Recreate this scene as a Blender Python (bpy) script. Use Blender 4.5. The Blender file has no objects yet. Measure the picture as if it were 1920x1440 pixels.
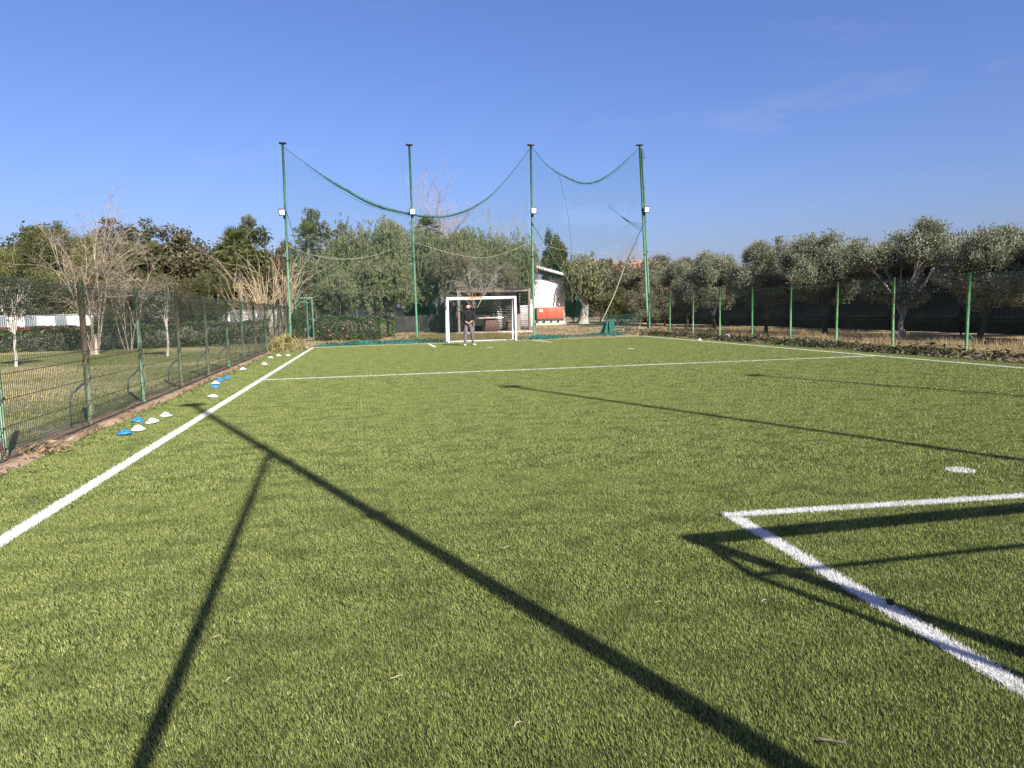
import bpy, bmesh, math, random
import numpy as np
from mathutils import Vector, Matrix

# ------------------------------------------------------------------ camera
SC = bpy.context.scene
COL = SC.collection
cam_data = bpy.data.cameras.new('camera')
cam = bpy.data.objects.new('camera', cam_data)
COL.objects.link(cam)
cam_data.sensor_fit = 'HORIZONTAL'
cam_data.sensor_width = 36.0
cam_data.lens = 24.956
cam_data.clip_start = 0.05
cam_data.clip_end = 3000.0
RX = Vector((0.97761093, -0.20909698, -0.02356526))
DY = Vector((-0.04464391, -0.09666846, -0.99431491))
FW = Vector((0.20563022, 0.97310517, -0.10383905))
m = Matrix.Identity(4)
for i in range(3):
    m[i][0] = RX[i]; m[i][1] = -DY[i]; m[i][2] = -FW[i]
m[2][3] = 1.45
cam.matrix_world = m
SC.camera = cam

# ------------------------------------------------------------------ sky, sun, exposure
SUN_EL = math.radians(36.0)
SUN_DIR = Vector((0.355, -0.935, 0)).normalized()          # towards the sun, on the ground plane
world = bpy.data.worlds.new('World')
SC.world = world
world.use_nodes = True
wn, wl = world.node_tree.nodes, world.node_tree.links
wn.clear()
w_out = wn.new('ShaderNodeOutputWorld')
w_bg = wn.new('ShaderNodeBackground')
sky = wn.new('ShaderNodeTexSky')
sky.sky_type = 'NISHITA'
sky.sun_disc = False
sky.sun_elevation = SUN_EL
sky.sun_rotation = math.atan2(SUN_DIR.x, SUN_DIR.y)
sky.altitude = 0
sky.air_density = 1.3
sky.dust_density = 1.5
sky.ozone_density = 10.0
w_bg.inputs['Strength'].default_value = 0.081
# a few thin wisps of cloud over the whole sky dome
geo = wn.new('ShaderNodeTexCoord')
wmap = wn.new('ShaderNodeMapping'); wmap.inputs['Scale'].default_value = (1.0, 1.0, 4.5)
wno = wn.new('ShaderNodeTexNoise'); wno.inputs['Scale'].default_value = 3.1; wno.inputs['Detail'].default_value = 7; wno.inputs['Roughness'].default_value = 0.62
wrm = wn.new('ShaderNodeMapRange'); wrm.inputs['From Min'].default_value = 0.60; wrm.inputs['From Max'].default_value = 0.86
wrm.inputs['To Max'].default_value = 0.17
wmx = wn.new('ShaderNodeMixRGB'); wmx.inputs['Color2'].default_value = (5.2, 4.9, 5.4, 1)
wl.new(geo.outputs['Generated'], wmap.inputs['Vector']); wl.new(wmap.outputs['Vector'], wno.inputs['Vector'])
wl.new(wno.outputs['Fac'], wrm.inputs['Value']); wl.new(wrm.outputs['Result'], wmx.inputs['Fac'])
whs = wn.new('ShaderNodeHueSaturation'); whs.inputs['Saturation'].default_value = 1.0; whs.inputs['Hue'].default_value = 0.5
wti = wn.new('ShaderNodeMixRGB'); wti.blend_type = 'MULTIPLY'; wti.inputs['Fac'].default_value = 1.0; wti.inputs['Color2'].default_value = (0.97, 0.81, 0.99, 1)     # the camera's white balance
wl.new(sky.outputs['Color'], wti.inputs['Color1']); wl.new(wti.outputs['Color'], whs.inputs['Color'])
wl.new(whs.outputs['Color'], wmx.inputs['Color1']); wl.new(wmx.outputs['Color'], w_bg.inputs['Color'])
wl.new(w_bg.outputs['Background'], w_out.inputs['Surface'])

sun_data = bpy.data.lights.new('sun', 'SUN')
sun_data.energy = 4.8
sun_data.angle = math.radians(0.55)
sun_data.color = (1.0, 0.94, 0.84)
sun = bpy.data.objects.new('sun', sun_data)
COL.objects.link(sun)
sd = Vector((SUN_DIR.x * math.cos(SUN_EL), SUN_DIR.y * math.cos(SUN_EL), math.sin(SUN_EL)))
sun.rotation_euler = sd.to_track_quat('Z', 'Y').to_euler()
sun.location = (20, -50, 40)

SC.view_settings.view_transform = 'Standard'
SC.view_settings.look = 'None'
SC.view_settings.exposure = 1.0
SC.view_settings.gamma = 1.0
SC.view_settings.use_curve_mapping = False

# ------------------------------------------------------------------ helpers
def tag(o, label=None, cat=None, group=None, kind=None):
    if label: o['label'] = label
    if cat: o['category'] = cat
    if group: o['group'] = group
    if kind: o['kind'] = kind
    return o

def empty(name, loc=(0, 0, 0), rz=0.0, label=None, cat=None, group=None):
    o = bpy.data.objects.new(name, None)
    o.empty_display_size = 0.2
    o.location = loc; o.rotation_euler = (0, 0, rz)
    COL.objects.link(o)
    return tag(o, label, cat, group)

def np_mesh(name, V, F, tint=None):
    """V (n,3); F list of int arrays (k,3) or (k,4); tint per face, in the order of F"""
    me = bpy.data.meshes.new(name)
    V = np.asarray(V, np.float32)
    F = [np.asarray(f, np.int32) for f in F if len(f)]
    me.vertices.add(len(V)); me.vertices.foreach_set('co', V.ravel())
    loops = np.concatenate([f.ravel() for f in F])
    tot = np.concatenate([np.full(len(f), f.shape[1], np.int32) for f in F])
    start = np.concatenate([[0], np.cumsum(tot)[:-1]]).astype(np.int32)
    me.loops.add(len(loops)); me.loops.foreach_set('vertex_index', loops)
    me.polygons.add(len(tot)); me.polygons.foreach_set('loop_start', start)
    me.update(calc_edges=True)
    if tint is not None:
        a = me.attributes.new('tint', 'FLOAT', 'FACE')
        a.data.foreach_set('value', np.asarray(tint, np.float32))
    return me

def link(name, me, mat, parent=None):
    o = bpy.data.objects.new(name, me)
    if mat is not None and len(me.materials) == 0:
        me.materials.append(mat)
    COL.objects.link(o)
    if parent is not None: o.parent = parent
    return o

class MB:
    """collects primitives and links them as one mesh object"""
    def __init__(s): s.V = []; s.Q = []; s.T = []; s.n = 0
    def _add(s, V, Q=(), T=()):
        s.V.append(np.asarray(V, float).reshape(-1, 3))
        if len(Q): s.Q.append(np.asarray(Q, int) + s.n)
        if len(T): s.T.append(np.asarray(T, int) + s.n)
        s.n += len(s.V[-1]); return s
    def box(s, c, d, rz=0.0, taper=1.0):
        c = np.array(c, float); hx, hy, hz = d[0] / 2, d[1] / 2, d[2] / 2
        v = []
        for z, k in ((-hz, 1.0), (hz, taper)):
            for x, y in ((-hx, -hy), (hx, -hy), (hx, hy), (-hx, hy)):
                x2, y2 = x * k, y * k
                v.append((x2 * math.cos(rz) - y2 * math.sin(rz), x2 * math.sin(rz) + y2 * math.cos(rz), z))
        return s._add(np.array(v) + c, [(3, 2, 1, 0), (4, 5, 6, 7), (0, 1, 5, 4), (1, 2, 6, 5), (2, 3, 7, 6), (3, 0, 4, 7)])
    def beam(s, a, b, w, h, up=(0, 0, 1)):
        a = Vector(a); b = Vector(b); d = (b - a).normalized()
        u = Vector(up)
        if abs(d.dot(u)) > 0.98: u = Vector((0, 1, 0))
        x = d.cross(u).normalized(); y = x.cross(d).normalized()
        v = []
        for p in (a, b):
            for sx, sy in ((-1, -1), (1, -1), (1, 1), (-1, 1)):
                v.append(p + x * (sx * w / 2) + y * (sy * h / 2))
        return s._add([tuple(q) for q in v], [(3, 2, 1, 0), (4, 5, 6, 7), (0, 1, 5, 4), (1, 2, 6, 5), (2, 3, 7, 6), (3, 0, 4, 7)])
    def tube(s, P, r, sides=6, caps=True):
        P = np.asarray(P, float); n = len(P)
        r = np.full(n, r, float) if np.isscalar(r) else np.asarray(r, float)
        T = np.gradient(P, axis=0); T /= np.linalg.norm(T, axis=1)[:, None] + 1e-12
        ref = np.array([0, 0, 1.0]) if abs(T[:, 2]).mean() < 0.8 else np.array([0, 1.0, 0])
        X = np.cross(T, ref); X /= np.linalg.norm(X, axis=1)[:, None] + 1e-12
        Y = np.cross(X, T)
        a = np.arange(sides) * 2 * math.pi / sides + math.pi / sides
        ring = X[:, None, :] * np.cos(a)[None, :, None] + Y[:, None, :] * np.sin(a)[None, :, None]
        V = P[:, None, :] + ring * r[:, None, None]
        i = np.arange(n - 1)[:, None] * sides; j = np.arange(sides)[None, :]; j2 = (j + 1) % sides
        Q = np.stack([i + j, i + j2, i + sides + j2, i + sides + j], -1).reshape(-1, 4)
        T3 = []
        if caps:
            for k in range(1, sides - 1):
                T3.append((0, k, k + 1)); b = (n - 1) * sides; T3.append((b, b + k + 1, b + k))
        return s._add(V.reshape(-1, 3), Q, T3)
    def mesh(s, name):
        return np_mesh(name, np.concatenate(s.V), ([np.concatenate(s.Q)] if s.Q else []) + ([np.concatenate(s.T)] if s.T else []))
    def build(s, name, mat, parent=None, smooth=False, bevel=0.0):
        me = s.mesh(name)
        if smooth: me.polygons.foreach_set('use_smooth', np.ones(len(me.polygons), bool))
        o = link(name, me, mat, parent)
        if bevel:
            b = o.modifiers.new('bevel', 'BEVEL'); b.width = bevel; b.segments = 2; b.limit_method = 'ANGLE'
        return o

def copy_tree(o, parent=None):
    c = o.copy(); COL.objects.link(c)
    if parent is not None: c.parent = parent
    for ch in list(o.children): copy_tree(ch, c)
    return c

# ------------------------------------------------------------------ materials
def nodes(name):
    mt = bpy.data.materials.new(name); mt.use_nodes = True
    n, l = mt.node_tree.nodes, mt.node_tree.links
    return mt, n, l, n['Principled BSDF']

def plain(name, col, rough=0.6, metal=0.0, col2=None, scale=6.0, bump=0.0, detail=6.0, contrast=(0.35, 0.65), spec=0.4, stretch=(1, 1, 1)):
    mt, n, l, p = nodes(name)
    p.inputs['Roughness'].default_value = rough; p.inputs['Metallic'].default_value = metal
    p.inputs['Specular IOR Level'].default_value = spec
    p.inputs['Base Color'].default_value = (*col, 1)
    if col2 is not None or bump:
        tc = n.new('ShaderNodeTexCoord'); mp = n.new('ShaderNodeMapping'); mp.inputs['Scale'].default_value = stretch
        no = n.new('ShaderNodeTexNoise'); no.inputs['Scale'].default_value = scale; no.inputs['Detail'].default_value = detail
        l.new(tc.outputs['Object'], mp.inputs['Vector']); l.new(mp.outputs['Vector'], no.inputs['Vector'])
        if col2 is not None:
            r = n.new('ShaderNodeValToRGB')
            r.color_ramp.elements[0].position = contrast[0]; r.color_ramp.elements[0].color = (*col, 1)
            r.color_ramp.elements[1].position = contrast[1]; r.color_ramp.elements[1].color = (*col2, 1)
            l.new(no.outputs['Fac'], r.inputs['Fac']); l.new(r.outputs['Color'], p.inputs['Base Color'])
        if bump:
            b = n.new('ShaderNodeBump'); b.inputs['Strength'].default_value = bump; b.inputs['Distance'].default_value = 0.03
            l.new(no.outputs['Fac'], b.inputs['Height']); l.new(b.outputs['Normal'], p.inputs['Normal'])
    return mt

def leaf_mat(name, c1, c2, c3=None, trans=0.25, rough=0.55, patch=None):
    """leaf colour runs c1..c2 by the per-leaf value 'tint'"""
    mt, n, l, p = nodes(name)
    at = n.new('ShaderNodeAttribute'); at.attribute_name = 'tint'
    r = n.new('ShaderNodeValToRGB'); e = r.color_ramp.elements
    e[0].color = (*c1, 1); e[1].color = (*c2, 1)
    if c3 is not None:
        x = e.new(0.88); x.color = (*c2, 1); e[-1].color = (*c3, 1)
    l.new(at.outputs['Fac'], r.inputs['Fac'])
    src = r.outputs['Color']
    if patch is not None:
        # broad natural patches of another colour over the ground (nap, wear, dry areas)
        g = n.new('ShaderNodeNewGeometry'); mp = n.new('ShaderNodeMapping'); mp.inputs['Scale'].default_value = patch[1]
        no = n.new('ShaderNodeTexNoise'); no.inputs['Scale'].default_value = 1.0; no.inputs['Detail'].default_value = 4
        rm = n.new('ShaderNodeMapRange'); rm.inputs['From Min'].default_value = patch[2]; rm.inputs['From Max'].default_value = patch[3]; rm.inputs['To Max'].default_value = patch[4]
        mx = n.new('ShaderNodeMixRGB'); mx.inputs['Color2'].default_value = (*patch[0], 1)
        l.new(g.outputs['Position'], mp.inputs['Vector']); l.new(mp.outputs['Vector'], no.inputs['Vector']); l.new(no.outputs['Fac'], rm.inputs['Value'])
        l.new(rm.outputs['Result'], mx.inputs['Fac']); l.new(src, mx.inputs['Color1']); src = mx.outputs['Color']
    l.new(src, p.inputs['Base Color']); p.inputs['Roughness'].default_value = rough; p.inputs['Specular IOR Level'].default_value = 0.3
    tr = n.new('ShaderNodeBsdfTranslucent'); l.new(src, tr.inputs['Color'])
    mx2 = n.new('ShaderNodeMixShader'); mx2.inputs['Fac'].default_value = trans
    l.new(p.outputs['BSDF'], mx2.inputs[1]); l.new(tr.outputs['BSDF'], mx2.inputs[2])
    l.new(mx2.outputs['Shader'], n['Material Output'].inputs['Surface'])
    return mt

def ground_mat(name, stops, scale, scale2=30.0, bump=0.4, dist=0.05):
    mt, n, l, p = nodes(name)
    g = n.new('ShaderNodeNewGeometry')
    a = n.new('ShaderNodeTexNoise'); a.inputs['Scale'].default_value = scale; a.inputs['Detail'].default_value = 8; a.inputs['Roughness'].default_value = 0.65
    b = n.new('ShaderNodeTexNoise'); b.inputs['Scale'].default_value = scale2; b.inputs['Detail'].default_value = 6; b.inputs['Roughness'].default_value = 0.7
    l.new(g.outputs['Position'], a.inputs['Vector']); l.new(g.outputs['Position'], b.inputs['Vector'])
    mxv = n.new('ShaderNodeMath'); mxv.operation = 'MULTIPLY_ADD'; mxv.inputs[1].default_value = 0.35
    sub = n.new('ShaderNodeMath'); sub.operation = 'SUBTRACT'; sub.inputs[1].default_value = 0.5
    l.new(b.outputs['Fac'], sub.inputs[0]); l.new(sub.outputs[0], mxv.inputs[0]); l.new(a.outputs['Fac'], mxv.inputs[2])
    r = n.new('ShaderNodeValToRGB'); e = r.color_ramp.elements
    e[0].position, e[0].color = stops[0][0], (*stops[0][1], 1)
    e[1].position, e[1].color = stops[-1][0], (*stops[-1][1], 1)
    for s in stops[1:-1]:
        x = e.new(s[0]); x.color = (*s[1], 1)
    l.new(mxv.outputs[0], r.inputs['Fac']); l.new(r.outputs['Color'], p.inputs['Base Color'])
    bp = n.new('ShaderNodeBump'); bp.inputs['Strength'].default_value = bump; bp.inputs['Distance'].default_value = dist
    l.new(b.outputs['Fac'], bp.inputs['Height']); l.new(bp.outputs['Normal'], p.inputs['Normal'])
    p.inputs['Roughness'].default_value = 0.95; p.inputs['Specular IOR Level'].default_value = 0.15
    return mt

def rusty(name, col, pale, rust, amount=0.5):
    """chipped green paint over rust"""
    mt, n, l, p = nodes(name)
    tc = n.new('ShaderNodeNewGeometry')
    mp = n.new('ShaderNodeMapping'); mp.inputs['Scale'].default_value = (7, 1.3, 1.1)
    a = n.new('ShaderNodeTexNoise'); a.inputs['Scale'].default_value = 1.6; a.inputs['Detail'].default_value = 8; a.inputs['Roughness'].default_value = 0.7
    l.new(tc.outputs['Position'], mp.inputs['Vector']); l.new(mp.outputs['Vector'], a.inputs['Vector'])
    r = n.new('ShaderNodeValToRGB'); e = r.color_ramp.elements
    e[0].position, e[0].color = amount, (*col, 1); e[1].position, e[1].color = amount + 0.035, (*rust, 1)
    x = e.new(amount - 0.16); x.color = (*col, 1); x = e.new(amount - 0.01); x.color = (*pale, 1)
    l.new(a.outputs['Fac'], r.inputs['Fac']); l.new(r.outputs['Color'], p.inputs['Base Color'])
    bp = n.new('ShaderNodeBump'); bp.inputs['Strength'].default_value = 0.4; bp.inputs['Distance'].default_value = 0.01
    l.new(a.outputs['Fac'], bp.inputs['Height']); l.new(bp.outputs['Normal'], p.inputs['Normal'])
    p.inputs['Roughness'].default_value = 0.55
    return mt

M = {}
M['turf'] = leaf_mat('turf_blades', (0.048, 0.070, 0.014), (0.340, 0.382, 0.112), (0.62, 0.66, 0.31), trans=0.20, rough=0.45,
                     patch=((0.085, 0.110, 0.028), (2.8, 4.2, 1), 0.46, 0.72, 0.75))
M['turf_base'] = ground_mat('turf_backing', [(0.35, (0.020, 0.030, 0.010)), (0.65, (0.045, 0.060, 0.020))], 3.0, 60.0)
M['line'] = leaf_mat('white_blades', (0.48, 0.48, 0.45), (0.76, 0.76, 0.73), trans=0.15, rough=0.5, patch=((0.30, 0.33, 0.22), (5, 5, 1), 0.55, 0.78, 0.45))
M['lawn_grass'] = leaf_mat('lawn_blades', (0.105, 0.125, 0.036), (0.25, 0.26, 0.10), (0.42, 0.37, 0.20), trans=0.2,
                           patch=((0.46, 0.38, 0.21), (0.16, 0.16, 1), 0.48, 0.60, 0.85))
M['lawn'] = ground_mat('lawn_soil', [(0.38, (0.085, 0.10, 0.035)), (0.5, (0.15, 0.15, 0.06)), (0.62, (0.30, 0.25, 0.14))], 0.35, 14.0)
M['dirt'] = ground_mat('dry_earth', [(0.32, (0.14, 0.12, 0.06)), (0.47, (0.27, 0.19, 0.12)), (0.60, (0.36, 0.26, 0.17)), (0.72, (0.22, 0.20, 0.10))], 0.45, 7.0)
M['orchard'] = ground_mat('dry_orchard_soil', [(0.35, (0.20, 0.15, 0.08)), (0.5, (0.38, 0.27, 0.14)), (0.65, (0.46, 0.34, 0.19))], 0.6, 9.0)
M['kerb'] = ground_mat('dusty_kerb', [(0.32, (0.17, 0.115, 0.065)), (0.47, (0.33, 0.22, 0.14)), (0.6, (0.41, 0.29, 0.20)), (0.7, (0.26, 0.19, 0.11))], 1.6, 22.0, bump=0.7)
M['post'] = rusty('chipped_green_post', (0.055, 0.215, 0.085), (0.28, 0.38, 0.24), (0.14, 0.062, 0.040), 0.52)
M['post_old'] = rusty('rusty_olive_post', (0.080, 0.135, 0.055), (0.20, 0.22, 0.12), (0.16, 0.090, 0.055), 0.51)
M['post_r'] = rusty('green_post', (0.050, 0.22, 0.075), (0.20, 0.38, 0.17), (0.13, 0.06, 0.035), 0.60)
M['pole'] = plain('green_pole_paint', (0.050, 0.165, 0.085), 0.5, col2=(0.105, 0.23, 0.135), scale=2.5, contrast=(0.4, 0.65))
M['wire'] = plain('green_wire', (0.012, 0.026, 0.018), 0.5, col2=(0.040, 0.052, 0.036), scale=3)
M['stay'] = plain('galvanised_rod', (0.20, 0.22, 0.24), 0.45, 0.5)
M['cap'] = plain('dark_steel', (0.03, 0.035, 0.04), 0.5)
M['net'] = plain('net_thread', (0.014, 0.085, 0.065), 0.7)
M['net_pile'] = plain('piled_net', (0.008, 0.060, 0.045), 0.8, col2=(0.030, 0.150, 0.105), scale=9, bump=0.5, contrast=(0.4, 0.7))
M['rope'] = plain('net_rope', (0.015, 0.070, 0.062), 0.8, col2=(0.055, 0.15, 0.13), scale=8)
M['pale_rope'] = plain('pale_cord', (0.32, 0.34, 0.26), 0.8)
M['white'] = plain('white_goal_paint', (0.70, 0.70, 0.66), 0.35, col2=(0.56, 0.54, 0.48), scale=2.2, contrast=(0.5, 0.75))
M['rust'] = plain('rust', (0.42, 0.17, 0.05), 0.9, col2=(0.62, 0.42, 0.24), scale=9)
M['lens'] = plain('floodlight_glass', (0.86, 0.87, 0.88), 0.12)  # white base colour stands in for the bright reflection on the glass
M['lamp'] = plain('floodlight_housing', (0.10, 0.11, 0.12), 0.35, 0.6)
M['bark'] = plain('grey_bark', (0.10, 0.085, 0.065), 0.9, col2=(0.22, 0.19, 0.15), scale=5, bump=0.6, stretch=(3, 3, 0.6))
M['dark_bark'] = plain('dark_bark', (0.030, 0.026, 0.022), 0.9, col2=(0.075, 0.064, 0.052), scale=5, bump=0.6, stretch=(3, 3, 0.6))
M['pale_bark'] = plain('pale_bark', (0.36, 0.31, 0.25), 0.85, col2=(0.56, 0.50, 0.43), scale=4, bump=0.3, stretch=(3, 3, 0.7))
M['twig'] = plain('bare_branch', (0.20, 0.155, 0.11), 0.85, col2=(0.40, 0.325, 0.245), scale=2)
M['twig_red'] = plain('bare_branch_reddish', (0.30, 0.20, 0.15), 0.85, col2=(0.44, 0.32, 0.25), scale=2)
M['twig_grey'] = plain('bare_branch_grey', (0.24, 0.22, 0.18), 0.85, col2=(0.36, 0.33, 0.27), scale=2)
M['reed'] = plain('dry_reed', (0.36, 0.27, 0.16), 0.85, col2=(0.55, 0.44, 0.30), scale=2)
M['ficus'] = leaf_mat('dark_evergreen', (0.028, 0.040, 0.012), (0.115, 0.124, 0.036), (0.24, 0.24, 0.09), trans=0.2)
M['mid'] = leaf_mat('mid_green', (0.040, 0.050, 0.016), (0.150, 0.156, 0.056), (0.27, 0.26, 0.12), trans=0.22)
M['yellow'] = leaf_mat('yellow_green', (0.065, 0.080, 0.020), (0.21, 0.21, 0.065), (0.34, 0.31, 0.13), trans=0.3)
M['brown'] = leaf_mat('brownish_leaf', (0.045, 0.044, 0.020), (0.170, 0.152, 0.076), (0.31, 0.26, 0.15), trans=0.22)
M['sparse'] = leaf_mat('grey_green', (0.065, 0.075, 0.042), (0.19, 0.20, 0.125), (0.30, 0.30, 0.20), trans=0.25)
M['pepper'] = leaf_mat('pepper_leaf', (0.090, 0.105, 0.044), (0.265, 0.280, 0.140), (0.40, 0.40, 0.24), trans=0.30)
M['pepper_brown'] = leaf_mat('pepper_leaf_dry', (0.090, 0.085, 0.045), (0.235, 0.210, 0.120), (0.36, 0.31, 0.20), trans=0.28)
M['olive'] = leaf_mat('olive_leaf', (0.075, 0.084, 0.046), (0.290, 0.305, 0.195), (0.39, 0.40, 0.29), trans=0.20)
M['scrub'] = leaf_mat('scrub_leaf', (0.080, 0.078, 0.042), (0.24, 0.225, 0.135), (0.37, 0.34, 0.22), trans=0.2)
M['hedge'] = leaf_mat('hedge_leaf', (0.032, 0.054, 0.018), (0.115, 0.150, 0.052), (0.23, 0.25, 0.11), trans=0.22)
M['hedge_bright'] = leaf_mat('clipped_hedge_leaf', (0.075, 0.105, 0.022), (0.22, 0.27, 0.070), (0.36, 0.39, 0.15), trans=0.25)
M['redleaf'] = leaf_mat('red_tipped_leaf', (0.10, 0.03, 0.028), (0.27, 0.06, 0.06), (0.36, 0.15, 0.12), trans=0.2)
M['palm'] = leaf_mat('palm_frond', (0.075, 0.095, 0.025), (0.19, 0.205, 0.070), trans=0.25)
M['drypalm'] = leaf_mat('dry_frond', (0.16, 0.145, 0.05), (0.38, 0.31, 0.125), (0.26, 0.28, 0.09), trans=0.25)
M['weed'] = leaf_mat('weed_leaf', (0.040, 0.046, 0.018), (0.145, 0.145, 0.060), (0.38, 0.31, 0.20), trans=0.2)
M['straw'] = leaf_mat('straw', (0.27, 0.20, 0.095), (0.48, 0.37, 0.20), (0.20, 0.22, 0.08), trans=0.25)
M['yard_grass'] = leaf_mat('yard_grass', (0.10, 0.10, 0.035), (0.26, 0.21, 0.085), (0.38, 0.30, 0.14), trans=0.25)
M['flower'] = plain('red_flower', (0.44, 0.11, 0.085), 0.6)
M['wall_white'] = plain('white_render', (0.78, 0.77, 0.74), 0.85, col2=(0.66, 0.64, 0.60), scale=1.2, contrast=(0.45, 0.75))
M['grey_panel'] = plain('grey_panel', (0.17, 0.19, 0.21), 0.7, col2=(0.25, 0.27, 0.29), scale=1.5)
M['plaster'] = plain('old_plaster', (0.76, 0.73, 0.68), 0.9, col2=(0.55, 0.50, 0.44), scale=1.1, contrast=(0.48, 0.70), bump=0.15)
M['dark_wood'] = plain('dark_wood_with_shade', (0.016, 0.011, 0.010), 0.8, col2=(0.034, 0.024, 0.020), scale=4, stretch=(4, 4, 0.5))  # dark wood, taken nearly black so its colour carries the pergola's inner shade
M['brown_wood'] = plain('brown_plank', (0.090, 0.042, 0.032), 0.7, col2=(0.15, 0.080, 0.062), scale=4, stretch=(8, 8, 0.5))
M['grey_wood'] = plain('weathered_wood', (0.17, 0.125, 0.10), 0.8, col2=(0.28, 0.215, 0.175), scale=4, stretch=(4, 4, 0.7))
M['table_top'] = plain('pale_table_top', (0.55, 0.50, 0.44), 0.6)
M['screen'] = plain('dark_shade_cloth', (0.006, 0.012, 0.012), 0.9, col2=(0.013, 0.022, 0.021), scale=1.5)
M['black_cloth'] = plain('black_screen', (0.020, 0.020, 0.019), 0.9, col2=(0.050, 0.046, 0.040), scale=2.2)
M['orange'] = plain('orange_paint', (0.78, 0.115, 0.060), 0.4, col2=(0.70, 0.105, 0.055), scale=2)
M['gen_dark'] = plain('generator_base', (0.055, 0.045, 0.045), 0.6)
M['gen_black'] = plain('black_seam', (0.02, 0.018, 0.018), 0.6)
M['concrete'] = plain('pale_concrete', (0.46, 0.41, 0.34), 0.9, col2=(0.58, 0.52, 0.44), scale=3, bump=0.2)
M['terracotta'] = plain('terracotta_render', (0.50, 0.19, 0.10), 0.9, col2=(0.58, 0.26, 0.15), scale=0.4)
M['glass'] = plain('dark_window', (0.05, 0.06, 0.07), 0.15)
M['shirt'] = plain('black_knit', (0.004, 0.004, 0.005), 0.9, col2=(0.010, 0.010, 0.012), scale=30)
M['trousers'] = plain('grey_trousers', (0.115, 0.098, 0.105), 0.85, col2=(0.16, 0.14, 0.15), scale=9)
M['skin'] = plain('skin', (0.56, 0.34, 0.25), 0.55)
M['hair'] = plain('dark_hair', (0.012, 0.009, 0.008), 0.7)
M['shoe'] = plain('white_shoe', (0.74, 0.74, 0.72), 0.5)
M['eye'] = plain('dark_eye', (0.02, 0.015, 0.012), 0.2)
M['blue'] = plain('blue_plastic', (0.030, 0.20, 0.56), 0.4)
M['cone_white'] = plain('white_plastic', (0.62, 0.62, 0.60), 0.45)
M['litter'] = plain('dry_stalk', (0.42, 0.36, 0.24), 0.8)
M['feather'] = plain('brown_frond', (0.13, 0.105, 0.075), 0.8, col2=(0.24, 0.20, 0.15), scale=25)
M['black'] = plain('black_rubber', (0.012, 0.012, 0.013), 0.7)
M['paper'] = plain('white_paper', (0.78, 0.77, 0.74), 0.8)

# ------------------------------------------------------------------ the ground
def sheet(name, x0, x1, y0, y1, z, mat, nx=1, ny=1):
    xs = np.linspace(x0, x1, nx + 1); ys = np.linspace(y0, y1, ny + 1)
    X, Y = np.meshgrid(xs, ys)
    V = np.stack([X.ravel(), Y.ravel(), np.full(X.size, z)], 1)
    i = np.arange(ny)[:, None] * (nx + 1) + np.arange(nx)[None, :]
    Q = np.stack([i, i + 1, i + nx + 2, i + nx + 1], -1).reshape(-1, 4)
    o = link(name, np_mesh(name, V, [Q]), mat)
    return tag(o, kind='structure')

sheet('ground', -900, 900, -300, 1500, -0.030, M['dirt'])
sheet('orchard_ground', 14.2, 60, -20, 75, -0.022, M['orchard'])
sheet('lawn', -45, -3.75, -12, 62, -0.018, M['lawn'])
sheet('pitch', -3.45, 14.75, -8.0, 33.5, -0.010, M['turf_base'])

# painted lines, each a strip of white blades: (x0,y0) (x1,y1) width
LINES = [
    ('touch_line', (-2.50, -3.0), (-2.07, 32.42), 0.115),
    ('touch_line', (13.20, -3.0), (13.66, 33.20), 0.10),
    ('goal_line', (-2.50, 1.36), (13.26, 1.30), 0.09),
    ('goal_line', (-2.07, 32.40), (13.66, 33.18), 0.10),
    ('halfway_line', (-2.24, 16.86), (13.42, 16.47), 0.09),
    ('penalty_box_line', (2.42, 4.40), (9.0, 3.90), 0.105),
    ('penalty_box_line', (2.46, 4.40), (2.33, 1.36), 0.105),
    ('penalty_box_line', (3.03, 32.6), (2.98, 29.2), 0.10),
    ('penalty_box_line', (7.95, 32.8), (8.12, 29.9), 0.10),
]
SPOTS = [(4.96, 5.03, 0.11), (9.21, 23.4, 0.12), (4.95, 27.4, 0.14)]
rng = np.random.default_rng(7)

def seg_d(P, a, b):
    a = np.array(a); b = np.array(b); d = b - a; L = np.hypot(*d)
    t = np.clip(((P - a) @ d) / (L * L), 0, 1)
    return np.hypot(*(P - (a + t[:, None] * d)).T)

def on_line(P, grow=0.0):
    k = np.zeros(len(P), bool)
    for _, a, b, w in LINES: k |= seg_d(P, a, b) < w / 2 + grow
    for x, y, r in SPOTS: k |= np.hypot(P[:, 0] - x, P[:, 1] - y) < r + grow
    return k

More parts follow.
